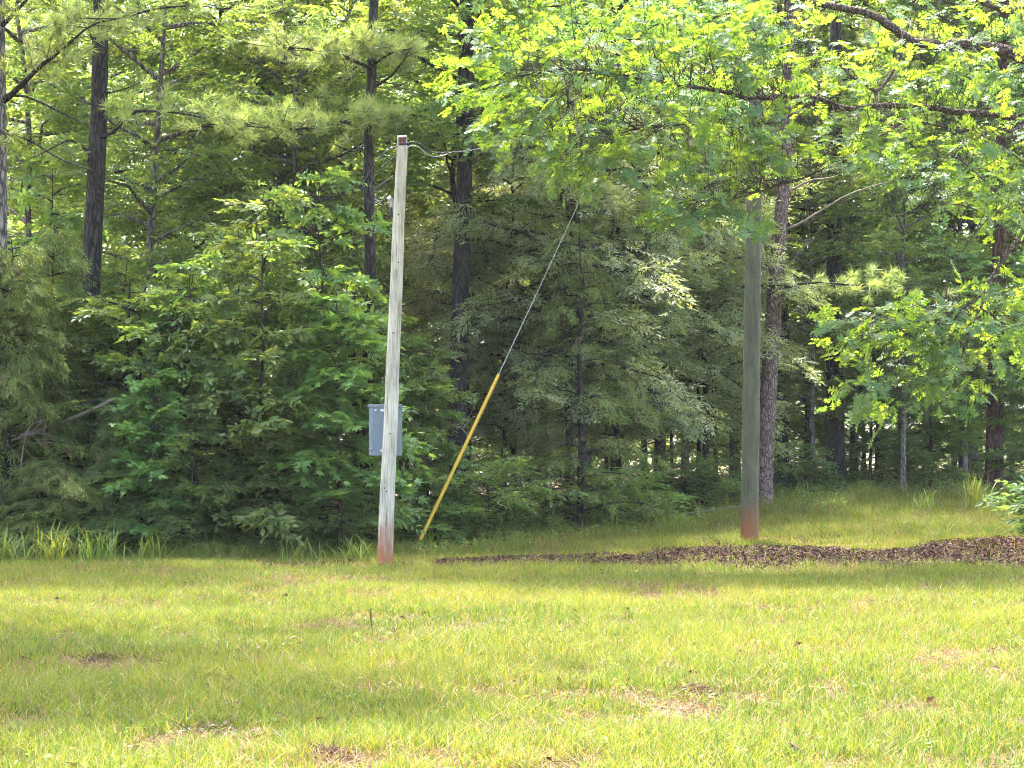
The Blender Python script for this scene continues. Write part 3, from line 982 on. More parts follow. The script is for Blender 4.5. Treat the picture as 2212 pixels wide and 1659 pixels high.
# nearest limb point, to grow the twig from
near = np.zeros_like(O); dist = np.zeros(n_)
for k in range(n_):
    dv = samp - O[k]; dk = np.sum(dv * dv, 1) + 2.0 * np.maximum(0, -(dv[:, 0])) ** 2; ii = g.choice(np.argpartition(dk, 26)[:26]); near[k] = samp[ii]; dist[k] = math.sqrt(dk[ii])
tw = MB()
mid = (near + O) / 2 + g.normal(0, .08, O.shape) + UP * .08
okk = dist < 1.6
tw.segs((near - oak_base)[okk], (mid - oak_base)[okk], .006, .0045); tw.segs((mid - oak_base)[okk], (O - oak_base)[okk], .0045, .003)
dr = nrm(O - near) * np.array([1, 1, .5]) + np.array([-.35, -.1, -.12]) + g.normal(0, .45, (n_, 3))
dr = nrm(dr)
N = UP + g.normal(0, .45, (n_, 3))
Ls = g.uniform(.22, .48, n_)
tw.segs(O - oak_base, O - oak_base + dr * Ls[:, None] * .85, .003, .0015)
tw.build('twigs', M['twig'], OAK)
P, LD, LN = sprays(O - oak_base, dr, N, Ls, 7, g, spread=50, first=.35)
cr = MB()
cr.leaves(LOBED, P, LD, LN, .172 * g.uniform(.6, 1.15, len(P)), np.clip(np.repeat(g.random(n_), 7) * .5 + g.random(len(P)) * .5, 0, 1))
cr.build('crown', M['leaf_oak'], OAK)

W = lambda pts: np.array([at(*p_) for p_ in pts])
# ================================================================== PINES AND LARGE TRUNKS
def tline(Y, *pp, base_px=None):
    b_ = foot(base_px if base_px is not None else pp[0][0], Y)
    return np.array([b_] + [at(x, y, Y) for x, y in pp])


pine('pine_tree', 'grey pine trunk cut by the left edge of the picture', tline(33.5, (-2, 700), (0, 400), (-2, 100), (-6, -200), base_px=-6), .155, 'bark_grey', 21,
     boughs=[(W([(0, 60, 33.5), (30, 30, 33.3), (70, -15, 33.1), (120, -60, 33)]), .05, 10),
             (W([(0, 225, 33.5), (30, 200, 33.3), (62, 168, 33.1), (90, 140, 32.9), (122, 118, 32.8), (170, 75, 32.7), (200, 50, 32.6), (260, 40, 32.4)]), .055, 30),
             (W([(0, 205, 33.5), (60, 208, 33.3), (110, 232, 33.0), (170, 262, 32.8), (190, 275, 32.7)]), .026, 0),
             (W([(0, 285, 33.5), (60, 300, 33.2), (130, 345, 33.0), (210, 372, 32.8), (240, 392, 32.7)]), .022, 0),
             (W([(0, 290, 33.5), (-30, 300, 33.0), (0, 280, 32.6), (20, 300, 32.4)]), .02, 8)],
     crown_z=11.5, H=21)
pine('pine_tree', 'thick dark pine trunk behind the bright needle tufts at upper left', tline(36, (187, 780), (205, 430), (214, 250), (216, 110), (220, -150), base_px=180), .205, 'bark_dark', 22,
     boughs=[(W([(205, 335, 36), (150, 300, 35.8), (75, 340, 35.6)]), .03, 0),
             (W([(208, 300, 36), (255, 282, 35.6), (277, 240, 35.3), (330, 240, 35.1), (386, 244, 35), (450, 255, 34.8), (560, 275, 34.6), (620, 270, 34.4)]), .04, 34),
             (W([(215, 205, 36), (262, 195, 35.8), (305, 178, 35.5)]), .018, 0),
             (W([(216, 80, 36), (260, 40, 35.5), (330, 20, 35), (420, 10, 34.6), (480, 20, 34.5)]), .035, 26),
             (W([(214, 120, 36), (190, 60, 35), (150, 40, 34.3), (120, 60, 34)]), .03, 26)],
     crown_z=11.5, H=24)
pine('pine_tree', 'slender dark pine behind the short pole with long level green boughs', tline(35.6, (797, 780), (800, 560), (796, 330), (805, 100), (812, -200), base_px=790), .12, 'bark_dark', 23,
     boughs=[(W([(800, 280, 35.6), (740, 262, 35.3), (660, 280, 34.8), (560, 275, 34.3), (470, 265, 33.9)]), .04, 58),
             (W([(800, 275, 35.6), (830, 255, 35.4), (870, 262, 35.2)]), .03, 14),
             (W([(806, 190, 35.6), (845, 165, 35.3), (876, 125, 34.9), (885, 105, 34.8)]), .03, 4),
             (W([(806, 150, 35.6), (740, 120, 35.0), (660, 105, 34.5), (570, 100, 34.2)]), .04, 50),
             (W([(808, 130, 35.6), (800, 110, 35.0), (780, 90, 34.4)]), .025, 22),
             (W([(800, 285, 35.6), (800, 262, 35.0), (790, 240, 34.4)]), .025, 22),
             (W([(806, 140, 35.6), (850, 110, 35.2), (890, 105, 34.8)]), .03, 14),
             (W([(797, 310, 35.6), (760, 330, 35.3), (700, 300, 34.9)]), .02, 0)],
     crown_z=12.5, H=22)
pine('pine_tree', 'leaning pine with plated pinkish bark beside the tall pole', tline(42, (1652, 960), (1664, 780), (1680, 560), (1692, 400), (1700, 250), (1712, 0), base_px=1646), .185, 'bark_pine', 24,
     boughs=[(W([(1688, 622, 42), (1710, 618, 41.6), (1745, 610, 41.2), (1800, 612, 41), (1840, 616, 40.7), (1900, 618, 40.4), (1960, 618, 40.2), (2030, 610, 40)]), .03, 26)],
     dead=[(W([(1700, 418, 42), (1750, 390, 41.7), (1780, 385, 41.4), (1812, 378, 41.2)]), .03),
           (W([(1698, 496, 42), (1740, 478, 41.7), (1790, 445, 41.4), (1850, 412, 41.1), (1925, 390, 40.8)]), .03),
           (W([(1690, 600, 42), (1705, 575, 41.8), (1730, 540, 41.5), (1752, 520, 41.3), (1775, 492, 41.1)]), .026)],
     crown_z=13, H=23, sides=22, wob=.05)
pine('pine_tree', 'reddish pine trunk standing below the lit oak leaves at right', tline(47, (2148, 900), (2152, 780), (2160, 500), (2168, 100), base_px=2146), .2, 'bark_red', 25, crown_z=10.5, H=22)
pine('pine_tree', 'stout dark trunk with shaggy bark between the leaning pine and the lit oak leaves', tline(48, (1803, 800), (1802, 600), (1803, 390), (1805, 100), base_px=1805), .225, 'bark_dark', 26, crown_z=13, H=24)
pine('pine_tree', 'dark straight trunk crossed by the yellow guy sleeve', tline(38, (988, 900), (995, 600), (1003, 400), (1008, 200), (1010, -100), base_px=983), .19, 'bark_dark', 27, crown_z=11, H=22)
pine('pine_tree', 'dark trunk directly behind the leaning pine', tline(50, (1690, 900), (1692, 650), (1700, 300), base_px=1688), .17, 'bark_dark', 29, crown_z=13, H=22)
pine('pine_tree', 'small dark trunk rising behind the middle of the guy wire', tline(50, (1145, 900), (1148, 560), (1155, 200), base_px=1140), .11, 'bark_red', 30, crown_z=10.5, H=19)

# ================================================================== BROADLEAF TREES, SHRUBS
KW_SAP = dict(H=6.0, r0=.045, zb=.3, Rd=2.1, nl=30, ns=52, k=9, tmpl=OVAL, ls=.14, L=.38, flat=.5, rise=.5, droop=.4)
sapA = broadleaf('sapling', 'layered green sapling at the lawn edge left of the short pole', 'sapling', foot(560, 33.2), 'leaf', 'twig', 101, **KW_SAP)
sapB = broadleaf('sapling', 'tall layered sapling beside the two dark stems at left', 'sapling', foot(395, 33.6), 'leaf', 'twig', 102, **{**KW_SAP, 'H': 5.2, 'Rd': 1.9})
gumA = broadleaf('sweetgum_sapling', 'star-leaved sapling just left of the grey box', 'sapling', foot(735, 33.0), 'leaf_gum', 'twig', 103, H=4.3, r0=.04, zb=.5, Rd=1.35, nl=24, ns=48, k=7, tmpl=STAR, ls=.17, L=.42)
gumB = dup(gumA, foot(330, 32.6), 2.1, (.62, .62, .72), 'small pale star-leaved sapling in front of the dark left thicket')
hwA = broadleaf('hardwood_tree', 'tall leafy tree behind the left pines', 'tree', foot(330, 38.5), 'leaf', 'bark_grey', 110, H=14.5, r0=.10, zb=2.2, Rd=3.1, nl=46, ns=74, k=10, ls=.13, flat=.5, L=.42, prof='round', droop=.15, rise=.45)
hwB = broadleaf('hardwood_tree', 'tall bluish-green leafy tree rising behind the cable', 'tree', foot(1330, 43), 'leaf_deep', 'bark_dark', 111, H=15, r0=.11, zb=2.0, Rd=3.4, nl=46, ns=74, k=10, ls=.135, flat=.5, L=.45, prof='round', droop=.2, rise=.5)
wil = broadleaf('willow_oak', 'grey-green small-leaved tree arching behind the guy wire', 'tree', foot(1230, 38.9), 'leaf_willow', 'bark_dark', 120, H=9.6, r0=.09, zb=2.0, Rd=3.0, nl=40, ns=115, k=11, tmpl=NARROW, ls=.135, L=.40, rise=.55, droop=.62, prof='round', flat=.55)
bush = broadleaf('shrub', 'low leafy bush at the foot of the dark trunk', 'shrub', foot(1055, 35.6), 'leaf', 'twig', 130, H=1.5, r0=.02, zb=.05, Rd=1.15, nl=24, ns=34, k=8, tmpl=OVAL, ls=.09, L=.28, rise=.7, droop=.4, prof='round')
cedA = cedar('cedar_tree', 'dark drooping cedar at the far left edge', foot(20, 33.0), 140, H=5.2, Rd=2.0, n_l=85)
cedB = cedar('cedar_tree', 'dark cedar standing behind the broken branch at left', foot(110, 34.4), 141, H=5.6, Rd=1.9, n_l=80)
jun = cedar('cedar_tree', 'thin olive cedar hanging over the grass right of the guy wire', foot(1255, 37.0), 142, H=6.2, Rd=1.7, n_l=44, dens=.36)

dup(sapA, foot(690, 34.2), 1.2, (1.0, 1.0, 1.1), 'taller layered sapling directly left of the short pole')
dup(sapB, foot(270, 36.6), 2.6, (.95, .95, 1.0), 'sapling in front of the thick dark pine')
dup(sapA, foot(515, 35.6), 4.0, (1.0, 1.0, .95), 'tall yellow-green sapling rising between the pines at left')
dup(sapB, foot(600, 33.0), .6, (.62, .62, .5), 'low spreading sapling over the dark gap at the lawn edge')
dup(sapA, foot(420, 32.6), 3.3, (.55, .55, .42), 'small low sapling in front of the two dark stems')
dup(sapB, foot(865, 36.2), 5.0, (.7, .7, .72), 'leafy sapling showing right of the grey box')
dup(sapA, foot(110, 36.6), 2.0, (.9, .9, 1.15), 'leafy sapling between the left edge pine and the thick dark pine')
dup(sapB, foot(925, 35.9), 2.2, (.6, .6, .72), 'small leafy sapling between the short pole and the dark straight trunk')
dup(wil, foot(1110, 39.9), 5.3, .78, 'small grey-green fine-leaved tree behind the dark straight trunk')
dup(wil, foot(1335, 40.6), 1.0, .8, 'small grey-green fine-leaved tree in the middle of the gap between the poles')
dup(wil, foot(1525, 43.5), 3.3, .9, 'grey-green fine-leaved tree touching the left side of the tall pole')
dup(hwA, foot(1755, 47.6), 2.7, .72, 'mid-green leafy tree filling the gap right of the leaning pine')
dup(hwA, foot(1950, 46.0), .3, .68, 'mid-green leafy tree behind the low lit oak leaves')
dup(sapB, foot(150, 35.0), .4, (.9, .9, .85), 'layered sapling left of the thick dark pine foot')
dup(sapA, foot(380, 34.9), 5.6, (.85, .85, .78), 'layered sapling under the thick dark pine, right of its foot')
dup(sapB, foot(625, 35.0), 3.7, (.95, .95, 1.02), 'layered sapling in the middle of the left thicket')
dup(cedB, foot(270, 33.2), 1.0, (.62, .62, .5), 'low feathery cedar beside the grass clumps at left')
dup(cedA, foot(90, 32.2), 2.5, (.5, .5, .32), 'short cedar seedling behind the long grass at left')
dup(hwA, foot(640, 41), 1.9, .98, 'tall leafy tree behind the level pine boughs')
dup(hwB, foot(480, 44), 0.4, 1.0, 'tall dark green tree deep behind the left pines')
dup(hwA, foot(60, 40), 4.1, 1.0, 'tall leafy tree behind the left edge pine')
dup(hwB, foot(1000, 47), 3.0, .95, 'tall dark green tree behind the short pole top')
dup(hwA, foot(1480, 49), 5.2, 1.0, 'tall leafy tree behind the oak limbs')
dup(hwB, foot(1900, 53), 2.2, 1.0, 'tall dark green tree behind the stout shaggy trunk')
dup(hwA, foot(2080, 51), 3.7, 1.0, 'tall leafy tree between the shaggy trunk and the reddish trunk')
dup(hwB, foot(2320, 45), 1.1, .95, 'tall dark green tree at the right edge')
dup(hwA, foot(180, 46), 2.4, 1.05, 'tall leafy tree in the gap between the two left pines')
dup(hwA, foot(760, 46), 3.3, 1.05, 'tall leafy tree straight behind the slender dark pine')
dup(hwB, foot(380, 50), 5.3, 1.1, 'tall dark green tree far behind the yellow-green sapling')
dup(hwA, foot(1150, 50), .9, 1.05, 'tall leafy tree behind the upper guy wire')
dup(wil, foot(1420, 42), 2.0, .92, 'grey-green small-leaved tree just left of the tall pole')
dup(wil, foot(1010, 41), 4.4, .85, 'grey-green small-leaved tree right behind the short pole')
dup(jun, foot(1090, 39.5), 2.4, (.9, .9, .8), 'thin olive cedar beside the dark straight trunk')
dup(jun, foot(1390, 41), 4.6, (1, 1, .85), 'thin olive cedar in the middle gap between the poles')
dup(jun, foot(1510, 44), .7, (.8, .8, .8), 'open young cedar left of the tall pole')
dup(jun, foot(1580, 46), 3.9, (.8, .8, .72), 'open young cedar hidden partly by the tall pole')
dup(sapB, foot(1740, 51), 1.7, (.9, .9, .8), 'dark green sapling between the leaning pine and the shaggy trunk')
dup(sapA, foot(1880, 50), .2, (.95, .95, .8), 'dark green sapling right of the shaggy trunk')
dup(sapB, foot(2010, 49), 3.1, (1.0, 1.0, .82), 'dark green sapling below the lit oak leaves')
dup(sapA, foot(2080, 52), 5.1, (1.0, 1.0, .95), 'shaded sapling left of the reddish trunk')
dup(sapB, foot(2230, 46.5), 4.2, (.9, .9, .8), 'shaded sapling right of the reddish trunk')
dup(gumA, foot(1960, 46.5), 1.0, (.5, .5, .32), 'small bright sapling in the grass behind the leaf bed')
dup(bush, foot(940, 35.2), 1.4, (.9, .9, .6), 'low bush between the short pole and the dark trunk')
dup(bush, foot(1180, 37.2), 2.9, (1.2, 1.2, .95), 'low bush beneath the olive cedar')
dup(bush, foot(1330, 39), 4.4, (1.3, 1.3, .8), 'low bush in the middle gap between the poles')
dup(bush, foot(1480, 42), .4, (1.2, 1.2, .75), 'low bush left of the tall pole')
dup(bush, foot(1700, 47), 5.5, (1.0, 1.0, .8), 'low bush right of the leaning pine')
dup(bush, foot(130, 32.4), 3.5, (.9, .9, .55), 'low dark bush behind the long grass at left')
dup(bush, foot(520, 34.2), 1.0, (1.2, 1.2, .8), 'low bush in the dark gap under the saplings')
dup(bush, foot(700, 33.4), 2.2, (.9, .9, .6), 'low bush just left of the short pole')
shr = broadleaf('shrub', 'dark leafy shrub at the right edge beside the leaf bed', 'shrub', foot(2285, 33.2), 'leaf_deep', 'twig', 131, H=1.0, r0=.02, zb=.05, Rd=.95, nl=24, ns=20, k=8, tmpl=OVAL, ls=.14, L=.3, rise=.6, droop=.3, prof='round')

broadleaf('hardwood_tree', 'tall leafy tree rising directly behind the dark straight trunk', 'tree', foot(986, 38.7), 'leaf', 'bark_dark', 172, H=15, r0=.08, zb=6.3, Rd=2.9, nl=44, ns=80, k=10, ls=.13, L=.42, flat=.5, prof='round', droop=.12, rise=.35)
dup(hwA, foot(600, 43.5), 5.9, 1.05, 'tall leafy tree above and behind the level pine boughs')
# dark paired stems low on the left
for px, Y, r_, lab in ((272, 34.0, .085, 'dark double trunk base, its left stem, under the left saplings'), (300, 34.4, .11, 'dark double trunk base, its right stem, under the left saplings'), (770, 36, .07, 'dark stem just left of the short pole foot')):
    broadleaf('tree', lab, 'tree', foot(px, Y), 'leaf', 'bark_dark', 150 + px, H=4.6, r0=r_, zb=1.5, Rd=1.5, nl=20, ns=40, k=9, ls=.13, L=.36, prof='round')

# thin shaded stems in the interior
stem_g = 'thin dark stems in the shaded wood'
st = broadleaf('young_tree', 'thin dark stem standing in the shaded wood behind the lawn', 'tree', foot(1750, 52), 'leaf_deep', 'bark_dark', 160, H=8.5, r0=.06, zb=3.2, Rd=1.6, nl=16, ns=16, k=9, ls=.12, L=.36, prof='round', group=stem_g)
g = np.random.default_rng(9)
for px, Y, s_ in ((1865, 54, 1), (1945, 56, 1.1), (2000, 55, .9), (2060, 58, 1.2), (2185, 53, 1.1), (1310, 50, .9), (1450, 55, .9), (1545, 56, 1), (880, 48, 1)):
    dup(st, foot(px, Y), g.random() * 6.28, s_, 'thin dark stem standing in the shaded wood behind the lawn', stem_g)
# deeper trees, nothing tells them apart
deep_g = 'leafy trees deep in the wood'
lab = 'leafy tree deep in the wood, seen only in pieces between nearer trees'
deep = broadleaf('hardwood_tree', lab, 'tree', foot(900, 56), 'far_leaf', 'bark_grey', 165, H=15, r0=.12, zb=.5, Rd=3.4, nl=50, ns=46, k=9, ls=.18, L=.5, prof='round', droop=.2, rise=.4, group=deep_g, twigs=False)
for k in range(26):
    px = -300 + 2850 * ((k * .618 + .1) % 1.0); Y = 52 + 13 * ((k * .37) % 1.0)
    dup(deep, foot(px, Y), g.random() * 6.28, g.uniform(.85, 1.15), lab, deep_g)

# a tree outside the picture on the left that shades the near lawn
broadleaf('hardwood_tree', 'tall tree beyond the left side of the lawn, its shade lying on the grass', 'tree', np.array([-5.9, 19.3, -.05]), 'leaf', 'bark_grey', 170, H=15.5, r0=.2, zb=7.6, Rd=5.8, nl=40, ns=74, k=10, ls=.15, L=.5, prof='round', droop=.05, rise=.25)

broadleaf('hardwood_tree', 'added tall spreading shade tree at the wood edge just beyond the left side of the picture', 'tree', foot(-420, 31.0), 'leaf', 'bark_grey', 171, H=17, r0=.22, zb=8.3, Rd=6.2, nl=36, ns=60, k=10, ls=.15, L=.5, prof='round', droop=.02, rise=.22)  # added out of view so its crown shades the left lawn strip

# far wood as one mass
g = np.random.default_rng(31)
mb = MB()
nc = 5200
cx = g.uniform(-48, 48, nc); cyy = g.uniform(98, 128, nc); czz = 32 * g.random(nc) ** 1.1
k = 110
rad = g.uniform(1.0, 2.2, nc)
O = np.repeat(np.stack([cx, cyy, czz + gz(cx, cyy)], -1), k, 0) + g.normal(0, 1, (nc * k, 3)) * np.repeat(rad, k)[:, None] * np.array([.55, .55, .35])
D = g.normal(0, 1, O.shape) * np.array([1, 1, .35]); N = UP + g.normal(0, .4, O.shape)
mb.leaves(OVAL, O, D, N, .36 * g.uniform(.6, 1.2, len(O)), np.clip(np.repeat(g.random(nc), k) * .6 + g.random(len(O)) * .4, 0, 1))
for k in range(60):
    b_ = foot(g.uniform(-500, 2700), g.uniform(98, 120))
    mb.tube(np.array([b_, b_ + [g.normal(0, .3), 0, 10], b_ + [g.normal(0, .5), 0, 20]]), np.array([.2, .14, .06]), 6)
tag(mb.build('woods', M['far_leaf']), 'far sunlit wood filling the gaps behind the trees', None, None, 'stuff')

# ================================================================== GRASS, LITTER, WEEDS
def blades(mb, P, h, wd, lean, az, rnd, aux=0, curl=.5):
    """grass blades: two quads and a tip, bent over along az"""
    n = len(P)
    d = np.stack([np.cos(az), np.sin(az), np.zeros(n)], -1); sd_ = np.stack([-np.sin(az), np.cos(az), np.zeros(n)], -1)
    fa = g.random(n) * math.pi
    sd_ = sd_ * np.cos(fa)[:, None] + d * np.sin(fa)[:, None] * .6
    h = h[:, None]; wd = wd[:, None]; ln = lean[:, None]
    p1 = P + UP * h * .5 + d * ln * h * .22
    p2 = P + UP * h * (1 - .25 * ln * curl) + d * ln * h * .8
    V = np.stack([P - sd_ * wd / 2, P + sd_ * wd / 2, p1 + sd_ * wd * .42, p1 - sd_ * wd * .42, p2], 1)
    V = V.reshape(-1, 3)
    b_ = np.arange(n)[:, None] * 5
    mb.add(V, b_ + np.array([[0, 1, 2, 3]]), rnd, aux)
    nn = mb.n - len(V)
    mb.F.append((b_ + np.array([[3, 2, 4]]) + nn, np.asarray(rnd, np.float32), np.full(n, aux, np.float32), False))


g = np.random.default_rng(41)
NB = 900000
u = g.random(NB)
y = 8.5 + (46 - 8.5) * u ** 1.35
x = (g.random(NB) - .5) * 2 * (0.262 * y + 1.6)
keep = g.random(NB) < np.where(y < wood_edge(x) + .6, 1.0, np.where(x > 2.2, .55, .12))
mw = mulch_w(x, y)
keep &= g.random(NB) > mw * (.97 - .25 * vnoise(x, y, .35, 25))
pd = np.hypot(x - A[0], (y - 29.9) * 1.1)
keep &= ~((pd < .45) & (g.random(NB) < .8))
th = vnoise(x, y, 1.3, 1) * .28 + vnoise(x, y * .8, .5, 3) * .36 + vnoise(x, y, .2, 23) * .36          # thatch patches
bs = np.exp(-((y - 30.1) / .75) ** 4) * np.clip((x + 4.2) / 1.0, 0, 1) * np.clip((2.6 - x) / 2.0, 0, 1) * vnoise(x, y, .6, 21)
keep &= g.random(NB) > bs * 1.15
th2 = vnoise(x * .55, y, 1.6, 6)
bare = np.clip((th - .555) * 9, 0, 1) * np.where(y < 27, 1, .6)
keep &= g.random(NB) > bare * .7
x, y, th, bare, th2 = x[keep], y[keep], th[keep], bare[keep], th2[keep]
n = len(x)
big = vnoise(x, y, 2.6, 4)
P = np.stack([x, y, gz(x, y) - .004], -1)
hh = .05 + .105 * g.random(n) ** 1.7 + .085 * big * g.random(n)
edge = np.clip((y - 26.5) / 2, 0, 1) * np.clip((29.6 - y) / 1, 0, 1)
hh = hh * (1 + .45 * edge * g.random(n)) * (1 - .35 * bare)
hh = hh * np.where(y > 33, 1.35, 1)
we = np.exp(-((y - wood_edge(x) - .25) / .55) ** 2)
hh = hh * (1 + we * (.6 + 3.0 * vnoise(x, y, .5, 15) * g.random(n)))
col = np.clip(.02 + .62 * g.random(n) + .25 * (big - .5) - .15 * (th2 - .5), 0, .66)
dry = g.random(n) < (.17 + .6 * bare)
col = np.where(dry, g.uniform(.72, 1, n), col)
mb = MB()
blades(mb, P, hh, .0040 + .00012 * y + .0042 * g.random(n) ** 2, g.uniform(.15, 1.15, n) + .7 * dry, g.random(n) * 6.283, col)
tag(mb.build('grass', M['grass']), 'sunlit yellow-green lawn grass with brown cut patches', None, None, 'stuff')

# dry cut thatch lying on the lawn
nt_ = 120000
x = g.uniform(-11, 11, nt_ * 3); y = 9 + 20 * g.random(nt_ * 3) ** 1.2
th = vnoise(x, y, 1.3, 1) * .28 + vnoise(x, y * .8, .5, 3) * .36 + vnoise(x, y, .2, 23) * .36
ok = (g.random(len(x)) < np.clip((th - .52) * 8, .1, 1)) & (abs(x) < .262 * y + 1.6)
x, y, th = x[ok], y[ok], th[ok]
n = len(x)
az = g.random(n) * 6.283
D = np.stack([np.cos(az), np.sin(az), g.normal(.1, .3, n)], -1)
P = np.stack([x, y, gz(x, y) + .012 + .05 * g.random(n) * np.clip((th - .5) * 5, 0.1, 1)], -1)
mb = MB(); mb.leaves(T([(0, -.022, 0), (0, .022, 0), (1, 0, -.1)], [(0, 1, 2)]), P, D, UP + g.normal(0, .5, (n, 3)), g.uniform(.06, .17, n), g.random(n))
tag(mb.build('dead_grass', M['thatch']), 'brown cut thatch lying in patches on the lawn', None, None, 'stuff')

# leaf litter of the bed on the right and in the wood
nl_ = 230000
x = g.uniform(-3.5, 11.5, nl_); y = g.uniform(28.5, 34, nl_)
ok = g.random(nl_) < mulch_w(x, y) * (.6 + .4 * (vnoise(x, y, .5, 7) > .4))
x, y = x[ok], y[ok]
x2 = g.uniform(-14, 16, 60000); y2 = g.uniform(31, 52, 60000)
ok = y2 > wood_edge(x2) + .3
x, y = np.r_[x, x2[ok]], np.r_[y, y2[ok]]
x4 = g.uniform(-4, 3, 9000); y4 = g.uniform(29, 31.4, 9000); ok = vnoise(x4, y4, .6, 21) > .5
x, y = np.r_[x, x4[ok]], np.r_[y, y4[ok]]
x3 = g.uniform(3.0, 7.6, 12000); y3 = g.uniform(33.4, 35.2, 12000); ok = vnoise(x3, y3, .7, 8) > .52
x, y = np.r_[x, x3[ok]], np.r_[y, y3[ok]]
n = len(x)
az = g.random(n) * 6.283
D = np.stack([np.cos(az), np.sin(az), g.normal(.05, .35, n)], -1)
P = np.stack([x, y, gz(x, y) + .008 + .05 * g.random(n)], -1)
mb = MB(); mb.leaves(CURL, P, D, UP + g.normal(0, .6, (n, 3)), g.uniform(.025, .07, n), g.random(n) ** 1.9)
tag(mb.build('leaf_litter', M['litter']), 'bed of dark brown dead leaves along the lawn edge at right', None, None, 'stuff')

# low ground cover in the wood: seedlings and creepers
n = 26000
x = g.uniform(-13, 15, n); y = g.uniform(31, 56, n)
ok = (y > wood_edge(x) + .1) & (g.random(n) < .35 + .65 * vnoise(x, y, 1.5, 9))
x, y = x[ok], y[ok]; n = len(x)
k = 5
P = np.repeat(np.stack([x, y, gz(x, y) + g.uniform(.03, .34, n) * vnoise(x, y, 1.2, 5)], -1), k, 0) + g.normal(0, .05, (n * k, 3))
mb = MB(); mb.leaves(OVAL, P, g.normal(0, 1, P.shape) * [1, 1, .3], UP + g.normal(0, .35, P.shape), g.uniform(.05, .11, n * k), np.clip(np.repeat(g.random(n), k) * .7 + g.random(n * k) * .3, 0, 1))
tag(mb.build('undergrowth', M['leaf']), 'low leafy ground cover on the floor of the wood', None, None, 'stuff')


def grass_clump(label, px, Y, nb, h, spread, seed, bright=.5, arch=1.0):
    gg = np.random.default_rng(seed)
    loc = foot(px, Y, .02)
    root_mb = MB()
    for k in range(nb):
        b_ = gg.normal(0, spread * .35, 3) * [1, 1, 0]
        az = gg.random() * 6.283; L_ = h * gg.uniform(.55, 1.1); ln = gg.uniform(.25, 1.0) * arch
        q = np.linspace(0, 1, 7)
        d = np.array([math.cos(az), math.sin(az), 0]); sd_ = np.array([-math.sin(az), math.cos(az), 0])
        Pc = b_ + np.outer(L_ * (q * .55 * ln + .35 * ln * q ** 2), d) + np.outer(L_ * (q - .55 * ln * q ** 2.4), UP)
        wv = gg.uniform(.006, .011) * np.array([.8, 1, 1, .95, .8, .5, .05])
        V = np.concatenate([Pc - sd_ * wv[:, None], Pc + sd_ * wv[:, None]])
        F = [(a, a + 1, a + 8, a + 7) for a in range(6)]
        root_mb.add(V, F, float(np.clip(bright + gg.normal(0, .2), 0, 1)))
    o = root_mb.build('grass_clump', M['tallgrass'])
    o.location = tuple(float(v) for v in loc)
    tag(o, label, 'grass clump', 'long grass clumps along the wood edge')
    return o


grass_clump('long arching grass clump at the far left edge of the lawn', 12, 30.9, 90, .8, .5, 1)
grass_clump('arching grass clump second along from the left edge', 120, 31.1, 90, .9, .5, 2)
grass_clump('upright grass clump in front of the dark left thicket', 215, 31.2, 70, .75, .5, 3)
grass_clump('thin grass clump below the two dark stems', 340, 31.4, 46, .6, .5, 4)
grass_clump('thin grass clump left of the short pole, under the low saplings', 640, 31.6, 50, .55, .6, 5)
grass_clump('grass clump touching the left side of the short pole foot', 775, 31.2, 60, .65, .5, 6)
grass_clump('grass clump around the guy wire anchor', 930, 34.3, 46, .55, .5, 7)
grass_clump('tall grass tuft right of the dark straight trunk', 1060, 35.6, 30, .75, .3, 8)
grass_clump('thin grass clump under the olive cedar', 1200, 36.6, 34, .5, .5, 9)
grass_clump('lone upright blades left of the tall pole', 1510, 39.5, 8, .7, .1, 10, .9, .5)
grass_clump('bright sunlit spiky grass clump behind the leaf bed at right', 2110, 40.5, 64, 1.05, .4, 11, .95, .7)
grass_clump('smaller sunlit grass clump left of the spiky clump', 1990, 40.5, 26, .65, .4, 12, .9, .8)
grass_clump('dark thin grass tuft at the back of the leaf bed', 2040, 33.4, 16, .5, .3, 13, .1, .8)
grass_clump('dark upright grass tuft beside the right edge shrub', 2130, 33.2, 14, .55, .25, 14, .1, .6)
grass_clump('deep green grass clump right of the leaning pine foot', 1740, 44, 40, .7, .6, 15, .4)

# clover and other small weeds, and a few fallen leaves in the lawn
n = 5200
x = g.uniform(-8, 9, n); y = 9.5 + 19 * g.random(n) ** 1.3
ok = vnoise(x, y, .8, 31) > .60
x, y = x[ok], y[ok]; n = len(x); k = 5
P = np.repeat(np.stack([x, y, gz(x, y) + g.uniform(.03, .085, n)], -1), k, 0) + g.normal(0, .022, (n * k, 3)) * [1, 1, .4]
mb = MB(); mb.leaves(OVAL, P, g.normal(0, 1, P.shape) * [1, 1, .25], UP + g.normal(0, .3, P.shape), g.uniform(.018, .042, n * k), np.clip(np.repeat(g.random(n), k) * .5 + .2 * g.random(n * k), 0, 1))
tag(mb.build('lawn_weeds', M['leaf_gum']), 'small leafy weeds scattered through the lawn', None, None, 'stuff')
n = 420
x = g.uniform(-7, 9, n); y = 10 + 19 * g.random(n); az = g.random(n) * 6.283
mb = MB(); mb.leaves(CURL, np.stack([x, y, gz(x, y) + g.uniform(.03, .08, n)], -1), np.stack([np.cos(az), np.sin(az), g.normal(0, .3, n)], -1), UP + g.normal(0, .5, (n, 3)), g.uniform(.05, .1, n), .3 + .7 * g.random(n))
tag(mb.build('fallen_leaves', M['litter']), 'scattered brown fallen leaves caught in the lawn', None, None, 'stuff')

